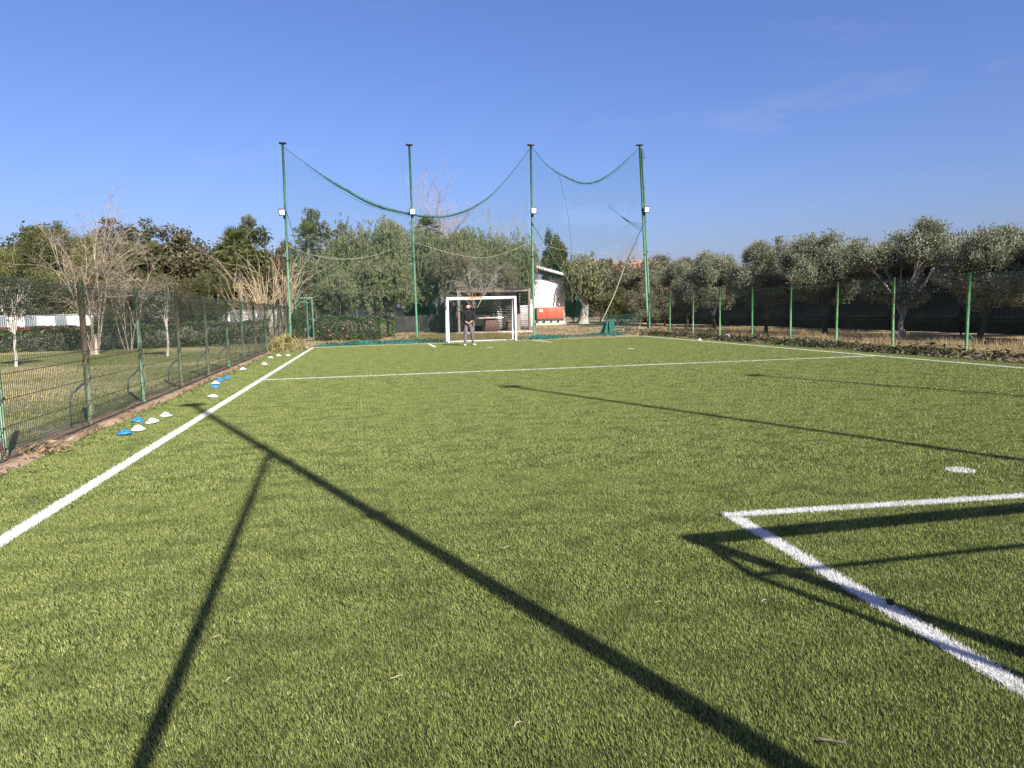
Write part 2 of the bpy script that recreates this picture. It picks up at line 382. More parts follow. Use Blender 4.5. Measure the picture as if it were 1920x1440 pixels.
def blades(rng, P, w, length, lean=0.5, segs=1, z0=-0.008, bias=(0, 0)):
    """grass blades rooted at the points P (n,2)"""
    n = len(P)
    az = rng.uniform(0, 2 * math.pi, n); la = rng.uniform(0, 2 * math.pi, n)
    wd = np.stack([np.cos(az), np.sin(az), np.zeros(n)], 1) * (w * rng.uniform(0.7, 1.3, n) / 2)[:, None]
    L = length * rng.uniform(0.65, 1.15, n)
    k = lean * rng.uniform(0.2, 1.0, n)
    ld = np.stack([np.cos(la) * k + bias[0], np.sin(la) * k + bias[1], np.ones(n)], 1)
    ld /= np.linalg.norm(ld, axis=1)[:, None]
    R = np.concatenate([P, np.full((n, 1), z0)], 1)
    t = rng.beta(2, 2, n)
    if segs == 1:
        V = np.stack([R - wd, R + wd, R + ld * L[:, None]], 1).reshape(-1, 3)
        F = np.arange(3 * n).reshape(-1, 3)
        return V, F, t
    mid = R + ld * (L * 0.55)[:, None] * np.array([0.6, 0.6, 1.1])
    V = np.stack([R - wd, R + wd, mid - wd * 0.85, mid + wd * 0.85, R + ld * L[:, None] * np.array([1.35, 1.35, 0.9])], 1).reshape(-1, 3)
    b = np.arange(n)[:, None] * 5
    F = np.concatenate([b + np.array([[0, 1, 3]]), b + np.array([[0, 3, 2]]), b + np.array([[2, 3, 4]])], 1).reshape(-1, 3)
    return V, F, np.repeat(t, 3)

LOD = [(3.4, 2300, 0.0028, 0.018, 1), (6.5, 1500, 0.0036, 0.019, 1), (13.0, 800, 0.0056, 0.020, 1), (99.0, 380, 0.0095, 0.022, 1)]
NAP = (-0.26, 0.02)          # the pile is brushed to the left
TS = 0.25
def lod_of(x, y):
    d = math.hypot(x, y)
    for k, l in enumerate(LOD):
        if d < l[0]: return k
    return len(LOD) - 1

def scatter_gn(name, pts, idx, rot, scl, protos, mat, kind='stuff'):
    """one object that instances the proto meshes on its points"""
    pc = bpy.data.collections.new(name + '_tiles')
    for k, me in enumerate(protos):
        if len(me.materials) == 0: me.materials.append(mat)
        pc.objects.link(bpy.data.objects.new('%s_tile_%02d' % (name, k), me))
    me = bpy.data.meshes.new(name)
    me.vertices.add(len(pts)); me.vertices.foreach_set('co', np.asarray(pts, np.float32).ravel())
    for an, ty, val in (('idx', 'INT', idx), ('rot', 'FLOAT', rot), ('scl', 'FLOAT', scl)):
        a = me.attributes.new(an, ty, 'POINT'); a.data.foreach_set('value', np.asarray(val, np.int32 if ty == 'INT' else np.float32))
    me.materials.append(mat)
    o = link(name, me, None)
    ng = bpy.data.node_groups.new(name + '_scatter', 'GeometryNodeTree')
    ng.interface.new_socket('Geometry', in_out='INPUT', socket_type='NodeSocketGeometry')
    ng.interface.new_socket('Geometry', in_out='OUTPUT', socket_type='NodeSocketGeometry')
    N, L = ng.nodes, ng.links
    gi = N.new('NodeGroupInput'); go = N.new('NodeGroupOutput')
    iop = N.new('GeometryNodeInstanceOnPoints'); iop.inputs['Pick Instance'].default_value = True
    ci = N.new('GeometryNodeCollectionInfo'); ci.inputs['Collection'].default_value = pc
    ci.inputs['Separate Children'].default_value = True; ci.inputs['Reset Children'].default_value = True
    def attr(nm, ty):
        a = N.new('GeometryNodeInputNamedAttribute'); a.data_type = ty; a.inputs['Name'].default_value = nm
        return [s for s in a.outputs if s.enabled and s.name == 'Attribute'][0]
    cx = N.new('ShaderNodeCombineXYZ')
    L.new(attr('rot', 'FLOAT'), cx.inputs['Z'])
    L.new(gi.outputs[0], iop.inputs['Points']); L.new(ci.outputs[0], iop.inputs['Instance'])
    L.new(attr('idx', 'INT'), iop.inputs['Instance Index']); L.new(cx.outputs[0], iop.inputs['Rotation'])
    L.new(attr('scl', 'FLOAT'), iop.inputs['Scale']); L.new(iop.outputs[0], go.inputs[0])
    md = o.modifiers.new('scatter', 'NODES'); md.node_group = ng
    return tag(o, kind=kind)

NVAR = 10
protos = []
for k, (dm, n, w, ln, sg) in enumerate(LOD):
    for v in range(NVAR):
        P = rng.uniform(-TS / 2, TS / 2, (n, 2))
        protos.append(np_mesh('turf_tile', *[(lambda q: (q[0], [q[1]], q[2]))(blades(rng, P, w, ln, 0.62, sg, bias=NAP))][0]))
pts, idx, rot = [], [], []
eV, eF, eT, en = [], [], [], 0
wV, wF, wT = {}, {}, {}
xs = np.arange(-3.40 + TS / 2, 14.6, TS); ys = np.arange(-3.0 + TS / 2, 33.4, TS)
for x in xs:
    for y in ys:
        c = np.array([[x, y]])
        if on_line(c, TS * 0.72 + 0.03)[0]:
            k = lod_of(x, y); _, n, w, ln, sg = LOD[k]
            P = np.array([x, y]) + rng.uniform(-TS / 2, TS / 2, (n, 2))
            keep = ~on_line(P + rng.normal(0, 0.006, P.shape), 0.002)
            V, F, T = blades(rng, P[keep], w, ln, 0.62, sg, bias=NAP)
            eV.append(V); eF.append(F + en); eT.append(T); en += len(V)
        else:
            pts.append((x, y, 0)); idx.append(lod_of(x, y) * NVAR + rng.integers(NVAR)); rot.append(0.0)
turf = scatter_gn('turf_grass', pts, idx, rot, np.ones(len(pts)), protos, M['turf'])
edge = link('turf_beside_lines', np_mesh('turf_beside_lines', np.concatenate(eV), [np.concatenate(eF)], np.concatenate(eT)), M['turf'])
tag(edge, kind='stuff')

for nm, a, b, w in LINES:
    a2, b2 = np.array(a), np.array(b); d = b2 - a2; L = np.hypot(*d); d /= L; nrm = np.array([-d[1], d[0]])
    Vs, Fs, Ts, k = [], [], [], 0
    s = 0.0
    while s < L:                                   # walk along the line, blade size by distance
        c = a2 + d * (s + TS / 2); kk = lod_of(*c); _, n, bw, ln, sg = LOD[kk]
        m_ = int(n / (TS * TS) * w * TS * 1.5)
        P = a2 + d * (s + rng.uniform(0, min(TS, L - s), (m_, 1))) + nrm * (rng.uniform(-w / 2, w / 2, (m_, 1)) + rng.normal(0, 0.006, (m_, 1)))
        V, F, T = blades(rng, P, bw * 1.15, ln * 1.15, 0.8, sg, bias=(-0.2, 0.05))
        Vs.append(V); Fs.append(F + k); Ts.append(T); k += len(V); s += TS
    e = [a2 - nrm * w * 0.36, a2 + nrm * w * 0.36, b2 + nrm * w * 0.36, b2 - nrm * w * 0.36]
    Vs.append(np.array([(q[0], q[1], -0.004) for q in e])); q4 = np.array([[k + 3, k + 2, k + 1, k]])
    me = np_mesh(nm, np.concatenate(Vs), [np.concatenate(Fs), q4], np.concatenate(Ts + [np.array([0.5])]))
    tag(link(nm, me, M['line']), kind='structure')
for x, y, r in SPOTS:
    kk = lod_of(x, y); _, n, bw, ln, sg = LOD[kk]
    m_ = int(n / (TS * TS) * math.pi * r * r * 1.6)
    rr = r * np.sqrt(rng.uniform(0, 1, m_)); aa = rng.uniform(0, 6.283, m_)
    V, F, T = blades(rng, np.stack([x + rr * np.cos(aa), y + rr * np.sin(aa)], 1), bw * 1.2, ln * 1.05, 0.7, sg)
    tag(link('penalty_mark', np_mesh('penalty_mark', V, [F], T), M['line']), kind='structure')

# kerb of dusty concrete and soil along the left fence
def rough_strip(name, x0, x1, y0, y1, z, mat, seed, n=220, jit=0.05):
    r = np.random.default_rng(seed)
    ys = np.linspace(y0, y1, n); prof = np.array([0.0, 0.12, 0.5, 0.85, 1.0]); zz = np.array([-0.03, 0.8, 1.0, 0.9, -0.03])
    V = []
    jl = np.convolve(r.normal(0, jit, n + 8), np.ones(5) / 5, 'same')[4:-4]; jr = np.convolve(r.normal(0, jit, n + 8), np.ones(5) / 5, 'same')[4:-4]
    for i, y in enumerate(ys):
        for p, q in zip(prof, zz):
            V.append((x0 + jl[i] + (x1 - x0 + jr[i] - jl[i]) * p, y, z * q * (1 + r.normal(0, 0.12)) if q > 0 else -0.03))
    i = np.arange(n - 1)[:, None] * 5 + np.arange(4)[None, :]
    Q = np.stack([i, i + 1, i + 6, i + 5], -1).reshape(-1, 4)
    o = link(name, np_mesh(name, V, [Q]), mat)
    return tag(o, kind='structure')
rough_strip('kerb', -3.86, -3.40, -4.0, 30.0, 0.045, M['kerb'], 3, jit=0.08)
rough_strip('soil_bank', 14.62, 15.75, -4.0, 36.5, 0.08, M['dirt'], 5, jit=0.15)

# sparse lawn on the left and dry grass to the right and behind the goal
def tuft_tiles(n, w, ln, lean, size, seeds, z0=-0.02):
    out = []
    for s in seeds:
        r = np.random.default_rng(s); P = r.uniform(-size / 2, size / 2, (n, 2))
        V, F, T = blades(r, P, w, ln, lean, 1, z0); out.append(np_mesh('grass_tile', V, [F], T))
    return out
def area_pts(x0, x1, y0, y1, step, keep=1.0, seed=1):
    r = np.random.default_rng(seed); out = []
    for x in np.arange(x0, x1, step):
        for y in np.arange(y0, y1, step):
            if r.random() < keep: out.append((x + r.uniform(-.2, .2) * step, y + r.uniform(-.2, .2) * step, 0))
    r2 = np.random.default_rng(seed + 1); n = len(out)
    return out, r2.integers(0, 3, n), r2.uniform(0, 6.28, n), r2.uniform(0.7, 1.3, n)
p_, i_, r_, s_ = area_pts(-17, -3.95, 3.0, 40, 0.55, 1.0, 11)
scatter_gn('lawn_grass', p_, i_, r_, s_, tuft_tiles(260, 0.014, 0.045, 1.3, 0.6, (1, 2, 3)), M['lawn_grass'])
p_, i_, r_, s_ = area_pts(15.6, 21.5, 6, 38, 0.6, 0.75, 21)
scatter_gn('dry_grass', p_, i_, r_, s_, tuft_tiles(80, 0.016, 0.27, 0.8, 0.6, (4, 5, 6)), M['straw'])
p_, i_, r_, s_ = area_pts(-2.5, 16.5, 34.2, 52, 0.7, 0.42, 31)
scatter_gn('rough_grass', p_, i_, r_, s_, tuft_tiles(70, 0.020, 0.10, 1.0, 0.7, (7, 8, 9)), M['straw'])
p_, i_, r_, s_ = area_pts(3.2, 8.2, 34.0, 42.5, 0.5, 0.95, 41)
scatter_gn('goal_side_grass', p_, i_, r_, s_, tuft_tiles(110, 0.018, 0.22, 0.9, 0.5, (10, 11, 12)), M['yard_grass'])

# ------------------------------------------------------------------ leaves, crowns, trunks
def leaves(rng, C, D, l, w, jitter=0.35):
    """rhombus leaves at C (n,3) pointing along D (n,3)"""
    n = len(C)
    D = D / (np.linalg.norm(D, axis=1)[:, None] + 1e-9)
    R = rng.normal(size=(n, 3)); W = np.cross(D, R); W /= np.linalg.norm(W, axis=1)[:, None] + 1e-9
    N = np.cross(D, W)
    ll = (l * rng.uniform(1 - jitter, 1 + jitter, n))[:, None]; ww = (w * rng.uniform(1 - jitter, 1 + jitter, n))[:, None]
    V = np.stack([C - D * ll / 2, C + W * ww / 2 + N * ww * 0.2, C + D * ll / 2, C - W * ww / 2 + N * ww * 0.2], 1).reshape(-1, 3)
    return V, np.arange(4 * n).reshape(-1, 4)

def lobes(rng, R, z0, z1, n, spread=0.62, lr=(0.30, 0.52)):
    out = []
    zc = (z0 + z1) / 2; hz = (z1 - z0) / 2
    for k in range(n):
        for _ in range(40):
            d = rng.normal(size=3); d /= np.linalg.norm(d); q = rng.uniform(0.35, 1.0) ** 0.5 * spread
            p = np.array([d[0] * R * q, d[1] * R * q, zc + d[2] * hz * q])
            if all(np.linalg.norm((p - o[0]) / np.array([R, R, hz])) > 0.30 for o in out): break
        out.append((p, rng.uniform(*lr)))
    return out

def crown_mesh(name, seed, R, z0, z1, mode='broad', n_lobe=11, n_clump=130, per=150, l=0.2, w=0.1, clump=0.42, spread=0.66, droop=0.9, lr=(0.30, 0.52)):
    rng = np.random.default_rng(seed)
    hz = (z1 - z0) / 2
    LB = lobes(rng, R, z0, z1, n_lobe, spread, lr)
    CC, CT = [], []
    for k in range(n_clump):
        p, rr = LB[rng.integers(len(LB))]
        d = rng.normal(size=3); d /= np.linalg.norm(d)
        q = rr * rng.uniform(0.55, 1.05)
        c = p + d * np.array([R, R, hz]) * q
        if c[2] < z0: c[2] = z0 + rng.uniform(0, 0.3)
        CC.append(c); CT.append(rng.normal(0, 0.13))
    CC = np.array(CC)
    Vs, Fs, Ts, k = [], [], [], 0
    cen = np.array([0, 0, (z0 + z1) / 2])
    for c, t in zip(CC, CT):
        n = int(per * rng.uniform(0.5, 1.3)); s = clump * rng.uniform(0.6, 1.25)
        if mode == 'weep':
            ns = max(3, n // 18)
            st = c + rng.normal(0, s * 0.55, (ns, 3)) * np.array([1, 1, 0.7])
            ln = droop * rng.uniform(0.4, 1.5, ns)
            ln = np.minimum(ln, np.maximum(0.05, st[:, 2] - max(0.2, z0 * 0.85)))
            u = rng.uniform(0, 1, (ns, 18)); out = (st - cen) * np.array([1, 1, 0]); out /= np.linalg.norm(out, axis=1)[:, None] + 1e-6
            P = st[:, None, :] + u[..., None] * ln[:, None, None] * np.array([0, 0, -1.0]) + out[:, None, :] * (0.22 * np.sqrt(u))[..., None] + rng.normal(0, 0.045, (ns, 18, 3))
            P = P.reshape(-1, 3)
            D = np.array([0, 0, -1.0]) + rng.normal(0, 0.38, (len(P), 3))
        elif mode == 'olive':
            P = c + np.clip(rng.normal(0, 0.5, (n, 3)), -0.95, 0.95) * s; o = P - c
            D = o / (np.linalg.norm(o, axis=1)[:, None] + 1e-6) + np.array([0, 0, 0.45]) + rng.normal(0, 0.55, (n, 3))
        else:
            d = rng.normal(size=(n, 3)); d /= np.linalg.norm(d, axis=1)[:, None]
            P = c + d * (s * (rng.uniform(0.25, 1.0, n) ** 0.6 + 0.7 * rng.uniform(0, 1, n) ** 7))[:, None] * np.array([1, 1, 0.75])
            D = d * 0.6 + rng.normal(0, 0.8, (n, 3))
        V, F = leaves(rng, P, D, l, w)
        Vs.append(V); Fs.append(F + k); k += len(V)
        Ts.append(np.clip(rng.beta(2, 2.2, len(F)) + t, 0, 1))
    return np_mesh(name, np.concatenate(Vs), [np.concatenate(Fs)], np.concatenate(Ts)), LB, CC

def limb_mesh(name, seed, LB, CC, fork, r0, base_flare=1.35, lean=(0, 0), n_twig=24, sides=7, n_stem=1):
    rng = np.random.default_rng(seed + 500)
    b = MB()
    top = np.array([lean[0], lean[1], fork])
    for s in range(n_stem):
        off = rng.normal(0, r0 * 1.6, 2) if n_stem > 1 else np.zeros(2)
        t = np.linspace(0, 1, 6)[:, None]
        P = np.array([off[0], off[1], -0.08]) * (1 - t) + top * t
        P[1:-1, :2] += rng.normal(0, r0 * 0.5, (4, 2))
        b.tube(P, r0 * (base_flare - (base_flare - 0.8) * np.linspace(0, 1, 6) ** 0.5), sides)
    for p, q in LB:
        t = np.linspace(0, 1, 6)[:, None]
        ctrl = top + (p - top) * 0.45 + np.array([0, 0, 0.25 * np.linalg.norm(p - top)])
        P = (1 - t) ** 2 * top + 2 * t * (1 - t) * ctrl + t ** 2 * p
        P[1:-1] += rng.normal(0, 0.05, (4, 3))
        b.tube(P, r0 * np.linspace(0.6, 0.14, 6), 5)
        near = CC[np.argsort(np.linalg.norm(CC - p, axis=1))[:max(1, n_twig // len(LB) + 1)]]
        for c in near:
            s0 = P[3]; mid = (s0 + c) / 2 + rng.normal(0, 0.1, 3)
            b.tube([s0, mid, c], r0 * np.array([0.2, 0.12, 0.05]), 4, caps=False)
    return b.mesh(name)

def tree(name, loc, crown_me, limb_me, leafm, barkm, label, cat='tree', group=None, rz=0.0, s=(1, 1, 1), trunk='trunk'):
    t = empty(name, loc, rz, label, cat, group); t.scale = s
    c = link('crown', crown_me, None, t); k = link(trunk, limb_me, None, t)
    for o, mm in ((c, leafm), (k, barkm)):
        if len(o.data.materials) == 0: o.data.materials.append(mm)
        o.material_slots[0].link = 'OBJECT'; o.material_slots[0].material = mm
    return t

def variants(n, seed, trunk=None, **kw):
    out = []
    for k in range(n):
        me, LB, CC = crown_mesh('crown', seed + k, **kw)
        out.append((me, limb_mesh('trunk', seed + k, LB, CC, **(trunk or dict(fork=1.2, r0=0.12)))))
    return out

def plant_tree(name, V, k, x, y, h, half, base_h, base_r, leafm, barkm, label, group=None, cat='tree', rz=None, z=0.0):
    """one of the shared crowns, scaled to the height h and half width asked"""
    cr, lm = V[k % len(V)]
    return tree(name, (x, y, z - 0.03), cr, lm, leafm, barkm, label, cat, group, rz if rz is not None else (k * 2.399) % 6.283, (half / base_r, half / base_r, h / base_h))

V_broad = variants(3, 100, trunk=dict(fork=1.6, r0=0.16), R=2.2, z0=0.7, z1=6.4, mode='broad', n_lobe=16, n_clump=260, per=190, l=0.19, w=0.105, clump=0.52, spread=0.68)
V_sparse = variants(2, 140, trunk=dict(fork=3.0, r0=0.11, n_twig=70), R=1.7, z0=3.4, z1=8.3, mode='broad', n_lobe=14, n_clump=190, per=75, l=0.16, w=0.095, clump=0.32, spread=0.8)
V_pepper = variants(3, 160, trunk=dict(fork=1.6, r0=0.17), R=2.3, z0=1.8, z1=7.6, mode='weep', n_lobe=10, n_clump=220, per=250, l=0.16, w=0.045, clump=0.66, droop=0.45, spread=0.62, lr=(0.36, 0.56))
V_olive = variants(4, 180, trunk=dict(fork=0.9, r0=0.11, lean=(0.1, 0.05)), R=2.1, z0=1.35, z1=4.45, mode='olive', n_lobe=12, n_clump=230, per=280, l=0.095, w=0.034, clump=0.36, spread=0.86, lr=(0.22, 0.40))
V_shrub = variants(2, 200, trunk=dict(fork=0.35, r0=0.05, n_stem=3), R=1.5, z0=0.25, z1=3.6, mode='broad', n_lobe=11, n_clump=130, per=190, l=0.115, w=0.050, clump=0.42)

# --- left of the pitch, beyond the lawn
BL, BB = 6.9, 2.9    # nominal height and half width of V_broad
def broad(k, x, y, h, half, mat, label, group=None, name='broadleaf_tree', bark='bark', rz=None):
    return plant_tree(name, V_broad, k, x, y, h, half, BL, BB, M[mat], M[bark], label, group, rz=rz)
broad(0, -19.2, 48.5, 7.6, 3.9, 'ficus', 'tall dense dark evergreen tree at the far left behind the white garden wall')
broad(1, -22.2, 47.0, 6.9, 3.4, 'ficus', 'dark evergreen tree cut off by the left edge of the photo')
broad(2, -16.6, 51.0, 7.6, 3.2, 'ficus', 'dark evergreen rising just left of the pale bare fan shaped tree')
broad(0, -18.4, 45.3, 5.2, 3.0, 'yellow', 'yellow green bushy tree low in front of the far left evergreens', name='bushy_tree', rz=1.0)
broad(1, -14.9, 43.8, 5.5, 2.7, 'yellow', 'yellow green bushy tree behind the pale bare fan shaped tree', name='bushy_tree', rz=2.0)
broad(2, -12.6, 43.5, 5.2, 2.3, 'brown', 'low brownish bushy tree below the sparse grey green tree', name='bushy_tree')
broad(0, -9.6, 44.2, 6.9, 3.0, 'brown', 'large brown green tree standing left of the two stacked fan palms', rz=2.6)
broad(1, -11.3, 43.0, 4.9, 2.0, 'mid', 'dull green bushy tree left of the large brown green tree', name='bushy_tree', rz=4.0)
broad(2, -7.9, 42.6, 5.2, 2.2, 'brown', 'low brown bushy tree in front of the two stacked fan palms', name='bushy_tree', rz=5.1)
broad(1, -6.9, 47.6, 7.5, 3.0, 'mid', 'green tree rising behind the two stacked fan palms', rz=0.4)
broad(2, -11.6, 49.0, 6.8, 1.7, 'ficus', 'dark green tree peeping over left of the large brown green tree', rz=3.3)
broad(0, -4.4, 47.2, 6.4, 2.0, 'brown', 'brownish tree behind the leftmost tall green net pole', rz=0.9)
broad(1, -5.7, 43.0, 4.4, 1.7, 'mid', 'small green bushy tree at the foot of the dry reed thicket', name='bushy_tree', rz=0.2)
for k, (x, y, h, half, mt_, lb) in enumerate([
        (-23.5, 45.0, 4.4, 2.6, 'mid', 'bushy green undergrowth at the left edge behind the garden hedge'), (-20.6, 44.0, 4.0, 2.4, 'yellow', 'yellowish undergrowth above the left end of the garden hedge'),
        (-16.4, 43.6, 3.7, 2.0, 'mid', 'green undergrowth between the pale trunks and the bare fan shaped tree'), (-13.6, 43.4, 3.6, 1.8, 'brown', 'brown undergrowth right behind the yellow leafed bush'),
        (-11.4, 43.2, 3.5, 1.7, 'mid', 'dull undergrowth above the rounded dark hedge'), (-9.4, 43.2, 3.8, 1.9, 'brown', 'brown undergrowth below the large brown green tree'),
        (-7.2, 43.0, 3.5, 1.5, 'brown', 'brown undergrowth beside the lower fan palm'), (-3.6, 44.4, 4.2, 1.3, 'brown', 'brownish bush just left of the gate frame'),
        (-8.4, 49.5, 6.4, 2.4, 'ficus', 'dark green tree between the large brown green tree and the fan palms'), (-14.4, 48.5, 7.1, 3.0, 'ficus', 'dark evergreen behind the bare fan shaped tree'), (-11.9, 50.5, 6.4, 2.8, 'brown', 'brown green tree behind the sparse grey green tree'), (-24.6, 49.0, 7.0, 3.0, 'ficus', 'dark evergreen beyond the left edge of the garden wall')]):
    broad(k, x, y, h, half, mt_, lb, name='bushy_tree', rz=k * 1.7)
for k, (x, y, h, half, mt_, lb) in enumerate([(-11.9, 40.0, 3.7, 1.6, 'mid', 'low green tree in front of the white wall right of the bare tree'), (-9.6, 40.1, 4.0, 1.7, 'brown', 'low brownish tree in front of the white wall behind the middle fence posts'),
        (-7.6, 40.9, 3.9, 1.5, 'mid', 'low green tree before the right part of the white wall')]):
    plant_tree('slim_tree', V_olive, k, x, y, h, half, 4.75, 2.45, M[mt_], M['twig_grey'], lb)
def sparse(k, x, y, h, half, label, rz=0.0):
    return plant_tree('sparse_tree', V_sparse, k, x, y, h, half, 8.7, 1.9, M['sparse'], M['twig_grey'], label, rz=rz)
sparse(0, -12.9, 46.0, 8.0, 2.4, 'sparse grey green tree with sky between its leaves right of the bare tree')
sparse(1, -7.4, 53.0, 8.9, 1.1, 'thin sparse treetop showing above the green tree behind the fan palms')
sparse(1, -3.1, 60.0, 10.4, 1.6, 'sparse grey green tree with the highest top right of the leftmost net pole', 2.0)
sparse(0, -0.9, 60.0, 9.5, 1.5, 'sparse twiggy treetop between the weeping trees and the leftmost net pole', 1.0)

# --- weeping pepper trees behind the goal
def pepper(k, x, y, h, half, label, mat='pepper', rz=0.0):
    return plant_tree('pepper_tree', V_pepper, k, x, y, h, half, 7.55, 2.8, M[mat], M['bark'], label, rz=rz)
pepper(0, -2.6, 50.0, 5.9, 2.4, 'weeping tree right behind the green gate frame')
pepper(1, -0.2, 54.0, 8.2, 2.6, 'tall weeping tree behind the hedge with red flowers, left of the domed one', rz=1.2)
pepper(2, 2.4, 54.5, 8.9, 2.4, 'tallest domed weeping tree left of the second tall green net pole', rz=2.2)
pepper(0, 1.1, 48.3, 5.4, 2.9, 'wide low weeping tree with a leaning trunk above the clipped bright hedge', rz=3.4)
pepper(1, 5.3, 54.3, 8.4, 2.6, 'tall weeping tree right behind the second tall green net pole', rz=4.4)
pepper(2, 8.2, 55.5, 8.2, 2.8, 'tall weeping tree straight behind the white goal and the bare bush', rz=5.3)
pepper(0, 10.8, 57.0, 8.2, 2.6, 'weeping tree left of the third tall green net pole', rz=0.7)
pepper(1, 13.3, 59.5, 7.9, 2.3, 'weeping tree right behind the third tall green net pole', rz=1.9)
pepper(2, 6.8, 51.5, 6.2, 2.3, 'brownish half bare weeping tree behind the left post of the goal', 'pepper_brown', 3.0)
pepper(1, 10.2, 53.6, 5.6, 2.2, 'brownish drooping tree above the right end of the wooden pergola', 'pepper_brown', 3.9)
pepper(2, -1.3, 46.2, 4.3, 1.8, 'small weeping tree behind the left end of the hedge with red flowers', rz=5.9)
# weeping tree with the pale forked trunk beside the shed
cr, LB, CC = crown_mesh('crown', 260, R=2.0, z0=2.4, z1=6.7, mode='weep', n_lobe=11, n_clump=150, per=130, l=0.27, w=0.065, clump=0.6, droop=1.9)
tree('willow_tree', (20.95, 65.3, -0.03), cr, limb_mesh('trunk', 260, LB, CC, fork=2.6, r0=0.30, base_flare=1.6, lean=(0.2, 0.1)), M['pepper'], M['pale_bark'],
     'grey green weeping tree with a pale trunk beside the orange generator', s=(1.15, 1.15, 1.12))

# --- scrub and small trees right of the shed
def shrub(k, x, y, h, half, mat, label, group=None, rz=0.0):
    return plant_tree('shrub', V_shrub, k, x, y, h, half, 3.85, 1.9, M[mat], M['twig_grey'], label, group, 'shrub', rz)
shrub(0, 21.6, 57.0, 5.9, 2.8, 'scrub', 'grey brown shrub right of the weeping tree by the generator')
shrub(1, 23.2, 54.0, 5.2, 2.7, 'scrub', 'grey brown shrub left behind the rightmost tall net pole', rz=1.4)
shrub(0, 22.2, 49.5, 4.3, 1.9, 'scrub', 'rounded grey brown shrub right behind the rightmost tall net pole', rz=2.5)
shrub(1, 19.8, 53.0, 3.4, 1.7, 'mid', 'dark low shrub beneath the weeping tree by the generator', rz=3.0)
shrub(1, 19.0, 46.5, 3.1, 1.4, 'scrub', 'small pale twiggy shrub at the left end of the right fence', rz=4.2)
shrub(0, 24.6, 46.0, 4.4, 2.2, 'scrub', 'grey brown bush between the rightmost net pole and the first olive tree', rz=5.2)
for k, (x, y, h, half, mm, lb) in enumerate([(26.0, 62.0, 6.6, 3.2, 'scrub', 'grey brown thicket below the orange building'), (30.5, 66.0, 7.4, 3.4, 'scrub', 'grey brown thicket in front of the right end of the orange building'),
        (24.0, 69.0, 7.2, 3.2, 'brown', 'brownish thicket between the weeping tree and the orange building'), (22.6, 72.0, 4.0, 2.6, 'mid', 'dark thicket behind the trunk of the weeping tree by the generator'),
        (27.5, 51.5, 4.8, 2.4, 'scrub', 'grey brown thicket behind the far end of the right fence'), (12.8, 60.5, 3.6, 2.4, 'mid', 'dark thicket behind the right end of the pergola'),
        (8.8, 60.0, 3.4, 2.4, 'mid', 'dark thicket straight behind the pergola'), (4.6, 56.2, 2.9, 1.7, 'mid', 'dark thicket behind the black cloth screen'), (36.0, 72.0, 6.0, 3.4, 'scrub', 'grey brown thicket beyond the first olive trees'), (21.2, 69.5, 3.4, 2.4, 'scrub', 'low thicket just right of the white shed'), (23.8, 60.5, 3.4, 2.4, 'mid', 'low dark thicket right of the pale willow trunk')]):
    shrub(k % 2, x, y, h, half, mm, lb, rz=k * 1.3)
plant_tree('dark_tree', V_broad, 1, 21.0, 75.0, 10.4, 1.9, BL, BB, M['ficus'], M['bark'], 'narrow dark treetop rising behind the white shed')
plant_tree('dark_tree', V_broad, 2, 30.9, 86.0, 8.8, 1.6, BL, BB, M['sparse'], M['bark'], 'far small grey green treetop left of the orange building')
plant_tree('dark_tree', V_broad, 0, 34.2, 88.0, 8.2, 1.3, BL, BB, M['sparse'], M['bark'], 'far slim grey green treetop in front of the orange building')

# --- olives along the right fence
OL = [(19.3, 40.0, 4.3, 1.6, 'olive tree farthest along the right fence, beside the rightmost net pole'),
      (19.1, 36.0, 4.75, 1.75, 'twin topped olive tree, second from the far end of the fence row'),
      (19.3, 31.3, 4.6, 1.75, 'olive tree with one upright tuft, third from the far end of the row'),
      (19.7, 27.4, 4.75, 1.85, 'tall dark sided olive tree, fourth from the far end of the row'),
      (20.4, 23.6, 4.55, 2.1, 'wide olive tree with a forked pale trunk seen through the right fence'),
      (20.7, 20.4, 4.2, 1.75, 'broad silvery olive tree next to last at the right of the photo'),
      (20.6, 17.6, 3.75, 1.5, 'dark olive tree cut off by the right edge of the photo'),
      (25.6, 43.5, 4.3, 1.9, 'olive tree of the back row nearest the orange building'),
      (25.6, 35.5, 4.5, 2.0, 'olive tree of the back row behind the third and fourth front olives'),
      (25.6, 29.5, 4.3, 2.0, 'olive tree of the back row behind the wide forked olive'),
      (25.6, 22.6, 4.2, 1.9, 'olive tree of the back row at the right edge')]
for k, (x, y, h, half, lb) in enumerate(OL):
    plant_tree('olive_tree', V_olive, k, x, y, h, half * (1.22 if k < 7 else 1.5), 4.75, 2.45, M['olive'], M['pale_bark'] if k == 4 else M['dark_bark'], lb, 'olive trees along the right fence')

